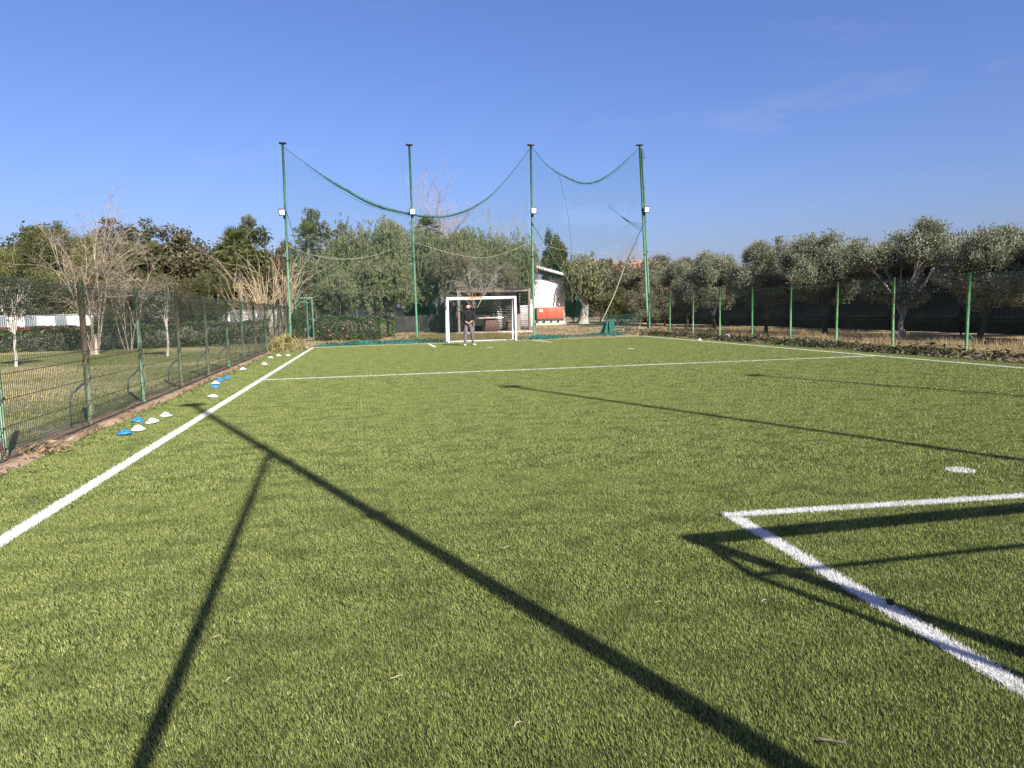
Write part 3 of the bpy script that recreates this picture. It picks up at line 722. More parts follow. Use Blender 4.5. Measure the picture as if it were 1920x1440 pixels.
# --- bare trees and reeds
def bare_mesh(name, seed, h, spread, n_main, r0, levels=3, n_sub=6, arch=0.3, up=1.0, jig=0.05, sides=4, stem=0.15):
    rng = np.random.default_rng(seed); b = MB()
    def grow(p, d, L, r, lev):
        n = 6; P = [p]; q = np.array(d) / np.linalg.norm(d)
        for i in range(n - 1):
            q = q + rng.normal(0, jig * (1 + lev * 0.8), 3) + np.array([0, 0, -arch * 0.12 * i * (0.5 + lev * 0.4)])
            q /= np.linalg.norm(q); P.append(P[-1] + q * L / (n - 1))
        b.tube(P, r * np.linspace(1, 0.35, n), sides if lev < 2 else 3, caps=False)
        if lev < levels:
            for _ in range(int(n_sub * rng.uniform(0.7, 1.3))):
                i = rng.integers(2, n); t = np.array(P[i]) - np.array(P[i - 1]); t /= np.linalg.norm(t)
                e = t + rng.normal(0, 0.55, 3) + np.array([0, 0, 0.25 * up]); grow(np.array(P[i]), e, L * rng.uniform(0.3, 0.62), r * 0.5, lev + 1)
    for k in range(n_main):
        a = k * 2.399 + rng.uniform(-0.3, 0.3); s = spread * rng.uniform(0.35, 1.0)
        grow(np.array([math.cos(a) * stem, math.sin(a) * stem, -0.05]), (math.cos(a) * s, math.sin(a) * s, 1.0), h * rng.uniform(0.55, 0.8), r0 * rng.uniform(0.7, 1.1), 0)
    return b.mesh(name)
def bare(name, loc, me, mat, label, cat='tree', s=1.0, rz=0.0, part='branches'):
    t = empty(name, loc, rz, label, cat); t.scale = (s, s, s)
    link(part, me, mat, t); return t
t = bare('bare_tree', (-11.0, 33.0, 0), bare_mesh('branches', 311, 6.1, 0.25, 9, 0.042, 3, 6, 0.34, 1.0, 0.075), M['twig'], 'pale leafless tree fanning up behind the left fence', s=0.92)
b = MB(); b.tube([(0, 0, -0.05), (0.02, 0, 0.5), (0, 0.03, 0.9)], [0.20, 0.15, 0.12], 8); b.build('trunk', M['pale_bark'], t, True)
t = bare('bare_tree', (-10.7, 36.5, 0), bare_mesh('branches', 312, 4.8, 0.26, 6, 0.036, 3, 6, 0.36, 1.0, 0.075), M['twig'], 'smaller leafless tree right of the pale fanning one')
t = bare('bare_bush', (7.25, 45.2, 1.7), bare_mesh('branches', 303, 3.3, 0.95, 8, 0.032, 3, 6, 0.85), M['twig_grey'], 'bare grey bush with curling branches behind the goal crossbar', 'bush')
b = MB(); b.tube([(-0.15, 0, -1.75), (-0.1, 0.02, -0.9), (0, 0, 0.05)], [0.07, 0.055, 0.05], 7); b.build('trunk', M['bark'], t, True)
t = bare('bare_poplar', (6.9, 64.0, 0), bare_mesh('branches', 304, 10.6, 0.10, 7, 0.06, 3, 7, -0.05, 2.0), M['twig_red'], 'tall reddish leafless treetop right of the second tall net pole')
t = bare('bare_poplar', (14.9, 68.0, 0), bare_mesh('branches', 305, 9.8, 0.17, 8, 0.06, 3, 7, -0.05, 2.0), M['twig_grey'], 'pale leafless treetop left of the third tall net pole')
t = bare('bare_poplar', (33.0, 82.0, 0), bare_mesh('branches', 306, 7.6, 0.30, 9, 0.06, 3, 7, 0.0, 1.5), M['twig_red'], 'leafless reddish treetop in front of the orange building')
t = bare('dry_reeds', (-4.55, 40.5, 0), bare_mesh('branches', 307, 5.3, 0.36, 40, 0.028, 1, 4, 0.30, 0.5, 0.06, 4, 0.5), M['reed'], 'thicket of dry straw coloured canes left of the leftmost net pole', 'reeds', part='canes')
t = bare('dry_reeds', (-5.4, 40.7, 0), bare_mesh('branches', 308, 4.2, 0.5, 26, 0.026, 1, 4, 0.3, 0.5, 0.06, 4, 0.5), M['reed'], 'lower straw coloured canes left of the main dry thicket', 'reeds', part='canes')

# young trees on the lawn
def young(x, y, h, seed, label, mat='sparse', R=0.55, per=40, rt=0.045):
    cr, LB, CC = crown_mesh('crown', seed, R=R, z0=h * 0.45, z1=h, mode='olive', n_lobe=8, n_clump=50, per=per, l=0.10, w=0.045, clump=0.22, spread=0.75)
    return tree('young_tree', (x, y, -0.03), cr, limb_mesh('trunk', seed, LB, CC, fork=h * 0.36, r0=rt, n_twig=40, lean=(0.05, 0)), M[mat], M['pale_bark'], label)
young(-11.0, 25.9, 3.0, 320, 'young tree with a white painted trunk on the lawn at the far left', R=0.75, per=34)
young(-7.3, 29.5, 2.9, 321, 'young tree with a pale trunk on the lawn behind the middle fence posts', R=0.6)
for k, (x, y, h, half, mm, lb) in enumerate([(-17.3, 43.4, 6.0, 2.2, 'yellow', 'slim tree with a pale trunk at the far left behind the white garden wall'), (-15.9, 42.6, 6.6, 2.0, 'mid', 'slim tree with a thick pale trunk left of the bare fan shaped tree'),
                                              (-14.6, 42.9, 6.4, 2.0, 'yellow', 'slim tree with a pale trunk just left of the bare fan shaped tree'), (-12.6, 43.0, 5.6, 2.0, 'mid', 'slim tree with a pale trunk hidden by the bare fan shaped tree')]):
    plant_tree('slim_tree', V_olive, k + 1, x, y, h, half, 4.75, 2.45, M[mm], M['twig_grey'], lb)

# --- fan palms: every frond is a part
def frond_mesh():
    V, F = [(-0.012, 0, 0), (0.012, 0, 0), (0.009, 0.55, 0.10), (-0.009, 0.55, 0.10)], []
    Q = [(0, 1, 2, 3)]; T = []
    n = 17
    for i in range(n):
        a = math.radians(-78 + 156 * i / (n - 1)); l = 0.62 * (0.75 + 0.25 * math.cos(a)); da = 0.075
        k = len(V); bz = 0.10
        V += [(0, 0.55, bz), (math.sin(a - da) * l * .6, .55 + math.cos(a - da) * l * .6, bz + .04), (math.sin(a) * l, .55 + math.cos(a) * l, bz - .05), (math.sin(a + da) * l * .6, .55 + math.cos(a + da) * l * .6, bz + .06)]
        Q.append((k, k + 1, k + 2, k + 3))
    rr = np.random.default_rng(5)
    return np_mesh('frond', np.array(V), [np.array(Q)], rr.uniform(0, 1, len(Q)))
FR = frond_mesh(); FR.materials.append(M['palm'])
def palm(x, y, h, size, label, n=22, seed=0, dry=0, trunk_r=0.13):
    r = random.Random(seed)
    t = empty('fan_palm', (x, y, 0), 0, label, 'palm')
    b = MB(); zz = np.linspace(0, h - 0.1, 10); b.tube([(0.03 * math.sin(z), 0.03 * math.cos(z * 1.3), z - 0.05) for z in zz], [trunk_r * (1.25 if z < 0.4 else 1.0) for z in zz], 9)
    b.build('trunk', M['bark'], t, True)
    for k in range(n):
        el = math.radians(-22 + 108 * ((k + 0.5) / n)); az = k * 2.399
        o = bpy.data.objects.new('frond', FR); COL.objects.link(o); o.parent = t
        o.location = (0, 0, h - 0.15 + 0.1 * k / n)
        o.rotation_euler = (el, 0, az); s = size * r.uniform(0.85, 1.1); o.scale = (s, s, s)
    for k in range(dry):
        o = bpy.data.objects.new('dry_frond', FR); COL.objects.link(o); o.parent = t
        o.location = (0, 0, h - 0.25); o.rotation_euler = (math.radians(-68 - r.uniform(0, 15)), 0, k * 1.1 + 0.3); s = size * 0.95; o.scale = (s, s, s)
        o.material_slots[0].link = 'OBJECT'; o.material_slots[0].material = M['drypalm']
    return t
palm(-6.65, 42.6, 5.25, 1.15, 'upper fan palm with green fronds left of the dry reed thicket', seed=1)
palm(-6.4, 42.0, 4.0, 0.95, 'lower fan palm in front of the taller one by the dry reeds', seed=2, dry=3)
palm(-10.9, 42.4, 4.6, 1.0, 'small bright fan palm between the sparse tree and the large brown green tree', seed=3)
palm(-3.3, 52.2, 6.7, 1.15, 'fan palm showing above the weeping trees right of the leftmost net pole', seed=4)
palm(5.3, 56.0, 7.7, 1.2, 'dark fan palm top just right of the second net pole floodlight', seed=5)
palm(-14.9, 42.9, 4.8, 1.0, 'fan palm half hidden behind the pale bare tree', seed=6)
palm(-12.9, 42.4, 3.7, 0.9, 'low fan palm right of the pale bare tree behind the fence', seed=7)

# ------------------------------------------------------------------ hedges
def box_leaves(name, seed, dims, n, l, w, mat, parent=None, wob=0.10, thick=0.16):
    r = np.random.default_rng(seed); dx, dy, dz = dims
    # points near the surface of a clipped box (front, back, ends, top), bulging a little
    A = np.array([dx * dz, dx * dz, dy * dz, dy * dz, dx * dy]); f = r.choice(5, n, p=A / A.sum())
    u, v = r.uniform(-.5, .5, n), r.uniform(0, 1, n); d = r.uniform(0, thick, n)
    P = np.zeros((n, 3))
    for k in range(5):
        i = f == k
        if k < 2: P[i] = np.stack([u[i] * dx, (-1 if k == 0 else 1) * (dy / 2 - d[i]), v[i] * dz], 1)
        elif k < 4: P[i] = np.stack([(-1 if k == 2 else 1) * (dx / 2 - d[i]), u[i] * dy, v[i] * dz], 1)
        else: P[i] = np.stack([u[i] * dx, (v[i] - .5) * dy, dz - d[i]], 1)
    ph = r.uniform(0, 6.28, 6)
    b = np.sin(P[:, 0] * 2.1 + ph[0]) + np.sin(P[:, 0] * 4.7 + P[:, 2] * 5 + ph[1]) * 0.7 + np.sin(P[:, 2] * 6.1 + ph[2] + P[:, 0] * 1.1) * 0.6
    P[:, 1] += np.sign(P[:, 1]) * b * wob * 0.5; P[:, 2] *= 1 + 0.05 * np.sin(P[:, 0] * 1.7 + ph[3]) + 0.04 * np.sin(P[:, 0] * 5.3 + ph[4])
    D = r.normal(0, 1, (n, 3)) + np.array([0, 0, 0.4])
    V, F = leaves(r, P, D, l, w)
    return link(name, np_mesh(name, V, [F], np.clip(r.beta(2, 2.2, n) + 0.12 * np.sin(P[:, 0] * 3 + P[:, 2] * 4), 0, 1)), mat, parent)

def hedge(name, loc, dims, n, l, w, mat, label, seed, rz=0.0, cat='hedge'):
    t = empty(name, loc, rz, label, cat)
    b = MB(); b.box((0, 0, dims[2] * 0.45), (dims[0] - 0.4, max(0.1, dims[1] - 0.4), dims[2] * 0.86)); b.build('branch_core', M['bark'], t)
    box_leaves('foliage', seed, dims, n, l, w, mat, t); return t
hd = hedge('flowering_hedge', (-0.72, 41.0, 0), (3.7, 1.1, 1.30), 9000, 0.11, 0.06, M['hedge'], 'leafy hedge with red flowers behind the left corner of the pitch', 401)
fl = MB()
for k in range(6):
    a = k * math.pi / 3; fl._add([(0, 0, 0), (math.cos(a - .45) * .07, -0.03, math.sin(a - .45) * .07), (math.cos(a) * .105, -0.01, math.sin(a) * .105), (math.cos(a + .45) * .07, -0.03, math.sin(a + .45) * .07)], [(0, 1, 2, 3)])
fl.tube([(0, 0, 0), (0.01, -0.06, 0.01), (0.02, -0.12, 0.015)], [0.012, 0.01, 0.014], 5)
fme = fl.mesh('flower'); fme.materials.append(M['flower'])
r = random.Random(3)
for x, z in [(-1.55, .52), (-1.2, .72), (-0.95, .55), (-0.9, .30), (-0.30, .98), (0.0, 0.22), (0.25, .93), (-1.62, .2), (0.75, 0.6), (-0.2, .62), (1.3, .95), (-1.7, 1.12)]:
    o = bpy.data.objects.new('flower', fme); COL.objects.link(o); o.parent = hd
    o.location = (x, -0.60 - r.uniform(0, .06), z * 1.02); o.rotation_euler = (r.uniform(-.4, .2), r.uniform(0, 3), r.uniform(-.5, .5)); s = r.uniform(.32, .62); o.scale = (s, s, s)
hedge('clipped_hedge', (1.05, 43.0, 0), (1.9, 1.0, 1.02), 4200, 0.09, 0.05, M['hedge_bright'], 'short bright green clipped hedge right of the one with red flowers', 402)
t = hedge('garden_hedge', (-16.6, 38.3, 0), (6.4, 1.4, 1.12), 9000, 0.14, 0.07, M['hedge'], 'dark clipped hedge with red tips behind the lawn at the far left', 403)
o = box_leaves('red_tips', 404, (6.0, 1.3, 0.22), 1300, 0.13, 0.06, M['redleaf'], t); o.location = (0, 0, 0.98)
hedge('garden_hedge', (-9.9, 38.6, 0), (6.6, 1.6, 1.16), 9000, 0.14, 0.07, M['hedge'], 'rounded dark hedge behind the lawn right of the bare tree', 405)
hedge('garden_hedge', (-6.4, 40.0, 0), (3.2, 1.2, 1.2), 3600, 0.14, 0.07, M['mid'], 'green hedge at the foot of the dry reed thicket', 406)
# bush with variegated leaves by the white wall
t = shrub(1, -12.9, 40.2, 2.0, 0.75, 'yellow', 'small yellow leafed bush between the two dark garden hedges', rz=1.0)
t = shrub(0, -3.25, 39.6, 2.0, 0.55, 'hedge', 'slim leafy bush growing inside the green gate frame', rz=1.0)

# ------------------------------------------------------------------ walls and buildings
t = empty('garden_wall', (0, 41.2, 0), 0, 'long white garden wall with grey panels behind the left trees', 'wall')
b = MB(); b.box((-14.2, 0.12, 0.86), (20.4, 0.24, 1.74)); b.build('wall', M['wall_white'], t)
for x in (-20.4, -18.0, -16.6, -15.2, -13.1, -10.8, -8.6, -6.6):
    b = MB(); b.box((x, -0.035, 0.87), (0.55, 0.06, 1.77)); b.build('panel', M['grey_panel'], t, bevel=0.01)
b = MB(); b.box((-14.2, 0.12, 1.75), (20.5, 0.32, 0.05)); b.build('coping', M['wall_white'], t)
t = empty('garden_wall', (0, 57.5, 0), 0, 'white rendered wall glimpsed under the weeping trees behind the goal', 'wall')
b = MB(); b.box((5.0, 0.12, 0.93), (18.2, 0.24, 1.86)); b.build('wall', M['wall_white'], t)
for x in (-1.9, 1.5, 4.3, 6.4):
    b = MB(); b.box((x, -0.03, 0.95), (0.6 if x < 2 else 1.5, 0.05, 1.86)); b.build('panel', M['grey_panel'], t, bevel=0.01)
t = empty('dark_screen', (4.2, 53.0, 0), 0, 'low black cloth screen under the weeping trees left of the goal', 'screen')
b = MB()
n = 60; xx = np.linspace(-2.6, 2.9, n); V = []
for i, x in enumerate(xx):
    for z in np.linspace(0, 1.2, 7): V.append((x, 0.05 * math.sin(x * 3 + z * 2) + 0.03 * math.sin(x * 9), z + 0.03 * math.sin(x * 2) * (z > 1)))
i = np.arange(n - 1)[:, None] * 7 + np.arange(6)[None, :]
b._add(V, np.stack([i, i + 7, i + 8, i + 1], -1).reshape(-1, 4)); b.build('cloth', M['black_cloth'], t)
for x in (-2.6, -1.2, 0.2, 1.6, 2.9):
    b = MB(); b.box((x, 0.09, 0.65), (0.07, 0.07, 1.3)); b.build('stake', M['dark_wood'], t)

# white shed with a lean-to roof
t = empty('shed', (17.6, 66.0, 0), 0, 'white plastered shed with a sloping roof behind the orange generator', 'shed')
b = MB(); b.box((-0.35, 1.8, 2.1), (4.3, 3.2, 4.25)); b.build('wall', M['plaster'], t, bevel=0.02)
b = MB(); b.beam((-2.9, 1.5, 5.85), (1.75, 1.5, 4.55), 4.4, 0.10); b.build('roof', M['grey_panel'], t)
b = MB(); b.beam((-2.9, -0.74, 5.88), (1.75, -0.74, 4.58), 0.07, 0.22); b.build('fascia', M['wall_white'], t)
for x in (-2.2, -0.9, 0.4, 1.4):
    b = MB(); b.box((x, 0.35, 4.22 + (5.35 - 4.22 - 0.28 * (x + 2.2)) / 2), (0.14, 0.14, 5.35 - 4.22 - 0.28 * (x + 2.2))); b.build('prop', M['plaster'], t)

# orange generator on its pad
t = empty('generator', (17.2, 64.0, 0), -0.04, 'orange red generator cabinet with a dark base in front of the white shed', 'generator')
b = MB(); b.box((0, 0, 1.10), (2.45, 1.0, 1.02)); b.build('cabinet', M['orange'], t, bevel=0.03)
b = MB(); b.box((0, 0, 0.47), (2.5, 1.04, 0.22)); b.build('base', M['gen_dark'], t, bevel=0.015)
b = MB(); b.box((-1.30, 0.0, 0.98), (0.14, 0.96, 1.1)); b.build('radiator_end', M['gen_black'], t, bevel=0.01)
b = MB(); b.box((0.06, -0.512, 1.12), (0.94, 0.02, 0.80)); d = b.build('door', M['orange'], t, bevel=0.012)
b = MB(); b.box((-0.32, -0.535, 1.14), (0.05, 0.03, 0.09)); b.build('handle', M['gen_black'], d)
b = MB()
for q in (((-0.44, 1.12), (0.018, 0.84)), ((0.56, 1.12), (0.018, 0.84)), ((0.06, 1.545), (1.0, 0.018)), ((0.06, 0.70), (1.0, 0.018))):
    b.box((q[0][0], -0.506, q[0][1]), (q[1][0], 0.014, q[1][1]))
b.build('door_gap', M['gen_black'], t)
b = MB()
for x, z, w, h in ((-0.86, 1.33, 0.26, 0.16), (-0.98, 1.24, 0.14, 0.10), (-0.76, 1.22, 0.12, 0.07)): b.box((x, -0.508, z), (w, 0.012, h))
b.build('emblem', M['paper'], t, bevel=0.004)
b = MB()
for x, z, w, h in ((-1.02, 1.05, 0.05, 0.16), (-0.72, 1.02, 0.07, 0.12), (-0.98, 0.80, 0.16, 0.05), (-0.74, 0.80, 0.22, 0.05), (-0.68, 1.38, 0.05, 0.2)): b.box((x, -0.507, z), (w, 0.012, h))
b.build('marking', M['gen_black'], t)
for x in (-0.98, -0.32, 0.34, 1.0):
    b = MB(); b.box((x, 0, 0.26), (0.34, 0.96, 0.2)); b.build('block', M['concrete'], t, bevel=0.01)
b = MB(); b.box((0.1, -0.1, 0.07), (3.1, 1.7, 0.20)); b.build('pad', M['concrete'], t, bevel=0.03)

# orange building far behind
t = empty('building', (43.0, 112.0, -0.3), 0, 'terracotta orange building far off above the shrubs', 'building')
b = MB(); b.box((-0.2, 3, 4.4), (10.4, 6, 8.8)); b.box((-4.6, 2.5, 9.1), (1.2, 3, 0.9)); b.build('wall', M['terracotta'], t)
b = MB(); b.box((3.6, 0.8, 4.7), (2.4, 3.0, 9.4)); b.build('tower', M['terracotta'], t)
b = MB(); b.box((-0.6, -0.05, 8.9), (7.0, 0.2, 0.3)); b.build('parapet', M['terracotta'], t)
for x in (-3.8, -1.9, 0.0, 1.6):
    w_ = (lambda bb: (bb.box((x, -0.02, 7.6), (0.7, 0.10, 1.0)), bb)[1])(MB()).build('window', M['glass'], t)

# ------------------------------------------------------------------ pergola behind the goal
A = Vector((6.27, 45.84, 0)); B = Vector((11.12, 46.45, 0))      # front corners
dv = (B - A); L_ = dv.length; ang = math.atan2(dv.y, dv.x)
t = empty('pergola', A, ang, 'dark slatted wooden pergola with tables inside behind the goal', 'pergola')
H_, D_ = 2.75, 2.0
for x in (0.0, L_):
    for y in (0.0, D_):
        b = MB(); b.box((x, y, H_ / 2), (0.14, 0.14, H_)); b.build('post', M['grey_wood'], t, bevel=0.01)
for a, c in (((-0.1, 0, H_), (L_ + 0.1, 0, H_)), ((-0.1, D_, H_ - .02), (L_ + 0.1, D_, H_ - .02)), ((0, 0.08, H_ - .04), (0, D_ - .08, H_ - .04)), ((L_, 0.08, H_ - .04), (L_, D_ - .08, H_ - .04))):
    b = MB(); b.beam(a, c, 0.10, 0.18); b.build('beam', M['grey_wood'], t, bevel=0.01)
def shared_slats(name, pts, dims, mat):
    b = MB(); b.box((0, 0, 0), dims); me = b.mesh(name); me.materials.append(mat)
    for p in pts:
        o = bpy.data.objects.new(name, me); COL.objects.link(o); o.parent = t; o.location = p
shared_slats('roof_slat', [(L_ * (k + .5) / 30, D_ / 2, H_ + 0.12 + 0.002 * (k % 3)) for k in range(30)], (0.10, D_ + 0.3, 0.05), M['grey_wood'])
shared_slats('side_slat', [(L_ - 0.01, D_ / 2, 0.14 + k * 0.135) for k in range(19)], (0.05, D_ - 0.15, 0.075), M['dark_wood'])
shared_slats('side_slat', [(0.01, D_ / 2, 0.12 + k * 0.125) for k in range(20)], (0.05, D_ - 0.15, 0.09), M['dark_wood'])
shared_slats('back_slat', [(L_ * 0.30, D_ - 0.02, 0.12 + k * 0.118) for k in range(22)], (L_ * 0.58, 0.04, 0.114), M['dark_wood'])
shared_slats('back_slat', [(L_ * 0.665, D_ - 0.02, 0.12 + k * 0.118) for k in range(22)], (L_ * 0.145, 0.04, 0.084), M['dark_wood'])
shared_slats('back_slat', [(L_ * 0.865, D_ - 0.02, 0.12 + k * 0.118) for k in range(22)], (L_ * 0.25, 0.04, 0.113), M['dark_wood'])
b = MB(); b.box((L_ / 2, D_ / 2, 0.0), (L_ + 0.5, D_ + 0.8, 0.09)); b.build('floor', M['concrete'], t, bevel=0.01)
def local(x, y, z=0): return A + Vector((math.cos(ang) * x - math.sin(ang) * y, math.sin(ang) * x + math.cos(ang) * y, z))
# tables with tapered plank pedestals
def taper_planks(n, w0, w1, h, parent, name='plank'):
    for k in range(n):
        a = (k - (n - 1) / 2) / n; c0 = a * w0; c1 = a * w1; s0, s1 = w0 / n * .94, w1 / n * .94
        b = MB(); V = []
        for z, c, s_ in ((0, c0, s0), (h, c1, s1)):
            y = 0.35 if z == 0 else 0.27
            V += [(c - s_ / 2, -y, z), (c + s_ / 2, -y, z), (c + s_ / 2, y, z), (c - s_ / 2, y, z)]
        b._add(V, [(3, 2, 1, 0), (4, 5, 6, 7), (0, 1, 5, 4), (1, 2, 6, 5), (2, 3, 7, 6), (3, 0, 4, 7)]); b.build(name, M['brown_wood'], parent)
tb = empty('table', local(2.35, 0.75, 0.045), ang, 'table with a tapered brown plank pedestal and pale top under the pergola', 'table')
taper_planks(6, 0.95, 0.66, 0.88, tb)
b = MB(); b.box((-0.05, 0, 0.915), (1.75, 0.9, 0.06)); b.build('table_top', M['table_top'], tb, bevel=0.01)
bn = empty('bench', local(3.95, 0.9, 0.045), ang, 'brown plank bench with a backrest at the right end under the pergola', 'bench')
taper_planks(5, 0.75, 0.66, 0.62, bn)
b = MB(); b.box((0, 0, 0.65), (0.80, 0.75, 0.06)); b.build('seat', M['grey_wood'], bn, bevel=0.01)
for k in range(3):
    b = MB(); b.box((0.36, -0.2 + k * 0.22, 0.92), (0.06, 0.18, 0.5)); b.build('backrest_plank', M['brown_wood'], bn)
b = MB(); b.box((0, 0, 0.55), (0.35, 0.30, 1.1)); bo = b.build('notice_board', M['grey_wood'], None, bevel=0.01); bo.location = local(L_ - 0.75, 0.35, 0.045); bo.rotation_euler = (0, 0, ang)
tag(bo, 'pale wooden pedestal by the right post of the pergola', 'pedestal')
r = random.Random(8); b = MB()
for k in range(7): b.tube([(r.uniform(-.2, .2), r.uniform(-.1, .1), 0.02), (r.uniform(-.25, .25), r.uniform(-.1, .1), r.uniform(.05, .14))], 0.03, 5)
o = b.build('red_flowers', M['flower'], None); o.location = local(2.0, 0.35, 0.99); tag(o, 'small red bunch lying on the pale table top under the pergola', 'flowers')
# dark vehicle-like bin stack left of the pergola
t = empty('dark_shed', (5.9, 49.6, 0), 0.1, 'narrow black cupboard standing left of the pergola', 'cupboard')
b = MB(); b.box((0, 0, 1.05), (1.0, 0.9, 2.1)); b.build('cabinet', M['black_cloth'], t, bevel=0.03)
b = MB(); b.box((-0.02, -0.46, 1.05), (0.86, 0.03, 1.9)); b.build('door', M['dark_wood'], t, bevel=0.01)
b = MB(); b.box((0.95, 0.3, 1.62), (0.62, 0.05, 0.5)); o = b.build('white_board', M['paper'], None, bevel=0.01); o.location = (5.9, 49.9, 0)
tag(o, 'small white board beside the black cupboard, seen through the goal', 'board')
b = MB(); b.box((0.95, 0.3, 0.7), (0.06, 0.06, 1.4)); b.build('stand', M['dark_wood'], o)

# shade cloth behind the olives
t = empty('shade_screen', (23.3, 22.0, 0), 0, 'dark green shade cloth fence behind the olive trees', 'fence')
n = 120; V = []
for y in np.linspace(-16, 36, n):
    for z in np.linspace(0.12, 2.9, 7): V.append((0.13 * math.sin(y * 2.1 + z * 0.8) + 0.06 * math.sin(y * 6.3 + z), y, z - 0.10 * abs(math.sin(y * 1.047)) * (z > 2)))
i = np.arange(n - 1)[:, None] * 7 + np.arange(6)[None, :]
b = MB(); b._add(V, np.stack([i, i + 7, i + 8, i + 1], -1).reshape(-1, 4)); b.build('cloth', M['screen'], t)
pm = MB(); pm.tube([(0, 0, 0), (0, 0, 3.1)], 0.04, 8); pme = pm.mesh('fence_post'); pme.materials.append(M['pole'])
for y in np.arange(-16, 36.1, 3.0):
    o = bpy.data.objects.new('fence_post', pme); COL.objects.link(o); o.parent = t; o.location = (0.12, y, 0)

# ------------------------------------------------------------------ wire fences
def panel_mesh(length, h, folds, hwires, side, pitch=0.05, r=0.0021):
    """welded mesh panel in the Y-Z plane, its V folds standing out towards +side X"""
    b = MB(); z = []
    for f in folds: z += [(f - 0.065, 0), (f, 0.095), (f + 0.065, 0)]
    z = [(0.03, 0)] + z + [(h, 0)]
    z = sorted(z)
    n = int(length / pitch)
    base = np.array([(side * x, 0, zz) for zz, x in z])
    for k in range(n + 1):
        b.tube(base + np.array([0, k * length / n, 0]), r, 4, caps=False)
    for zz in hwires + [f - 0.06 for f in folds] + [f + 0.06 for f in folds]:
        b.tube([(-side * 0.004, 0, zz), (-side * 0.004, length / 2, zz), (-side * 0.004, length, zz)], r * 2.3, 4, caps=False)
    return b.mesh('mesh_panel')

def fence(name, X, ys, h, side, mat_post, label, folds, hwires, stay_z, post_r=0.038, z0=0.0):
    t = empty(name, (X, 0, 0), 0, label, 'fence')
    pm_ = MB(); pm_.tube([(0, 0, -0.05), (0, 0, h * 0.5), (0, 0, h + 0.02)], post_r, 10); pm_ = pm_.mesh('fence_post'); pm_.polygons.foreach_set('use_smooth', np.ones(len(pm_.polygons), bool)); pm_.materials.append(mat_post)
    sl = MB(); o_ = -side
    sl.tube([(o_ * 0.02, 0.03, stay_z), (o_ * 0.10, 0.03, stay_z - 0.05), (o_ * 0.22, 0.03, stay_z - 0.16), (o_ * 0.25, 0.03, stay_z - 0.22), (o_ * 0.25, 0.03, -0.05)], 0.016, 7)
    sl = sl.mesh('stay'); sl.materials.append(M['stay'])
    cl = MB(); cl.box((0, 0, 0), (0.07, 0.05, 0.022)); cl = cl.mesh('clamp'); cl.materials.append(M['wire'])
    pl = panel_mesh(1.0, h, folds, hwires, side, 0.05 / 2.6)   # unit length, stretched to each bay
    pl.materials.append(M['wire'])
    r = random.Random(len(ys))
    for k, y in enumerate(ys):
        o = bpy.data.objects.new('fence_post', pm_); COL.objects.link(o); o.parent = t; o.location = (0, y, 0)
        o.rotation_euler = (r.uniform(-.008, .008), r.uniform(-.01, .01), r.uniform(0, 6))
        if side > 0 and k in (3, 5, 7, 8, 11, 13): o.material_slots[0].link = 'OBJECT'; o.material_slots[0].material = M['post_old']
        o = bpy.data.objects.new('stay', sl); COL.objects.link(o); o.parent = t; o.location = (0, y, 0)
        for q in (0.35, 0.62, 0.92):
            o = bpy.data.objects.new('clamp', cl); COL.objects.link(o); o.parent = t; o.location = (side * 0.012, y, h * q)
        if k < len(ys) - 1:
            o = bpy.data.objects.new('mesh_panel', pl); COL.objects.link(o); o.parent = t
            o.location = (side * 0.045, y + 0.03, z0); o.scale = (1, ys[k + 1] - y - 0.06, 1); o.rotation_euler = (0, r.uniform(-.006, .006), 0)
    return t
left_y = [-2.65, 0.05, 2.75, 5.42, 8.09, 10.50, 12.95, 15.55, 18.25, 20.95, 23.62, 26.36, 29.35, 32.2, 35.2, 38.6]
fence('wire_fence', -3.62, left_y, 1.93, 1, M['post'], 'rusty green wire mesh fence running along the left side of the pitch', [0.11, 0.98, 1.82], [0.38, 0.66, 1.27, 1.52], 0.62)
right_y = [-2.4, 0.15, 2.70, 5.25, 7.80, 10.35, 12.93, 15.50, 18.10, 20.65, 23.20, 25.78, 28.40, 30.95, 33.50, 36.1]
fence('wire_fence', 15.30, right_y, 2.10, -1, M['post_r'], 'green wire mesh fence along the right side before the olive trees', [0.20, 0.95, 1.98], [0.55, 1.3, 1.65], 0.60)

# green gate frame in the far left corner
t = empty('gate_frame', (-3.45, 39.9, 0), 0, 'green metal gate frame beside the leftmost tall net pole', 'gate')
for nm, a, c, w in (('upright', (0.98, 0, -0.03), (0.98, 0, 2.3), 0.08), ('upright', (0.70, 0.05, -0.03), (0.70, 0.05, 2.15), 0.06), ('upright', (0.12, 0.05, -0.03), (0.12, 0.05, 2.15), 0.06),
                    ('lintel', (-0.05, 0, 2.34), (1.02, 0, 2.34), 0.08), ('gate_rail', (0.12, 0.05, 2.12), (0.70, 0.05, 2.12), 0.05), ('upright', (0.26, 0.02, -0.03), (0.26, 0.02, 2.28), 0.05)):
    b = MB(); b.beam(a, c, w, w); b.build(nm, M['pole'], t, bevel=0.008)

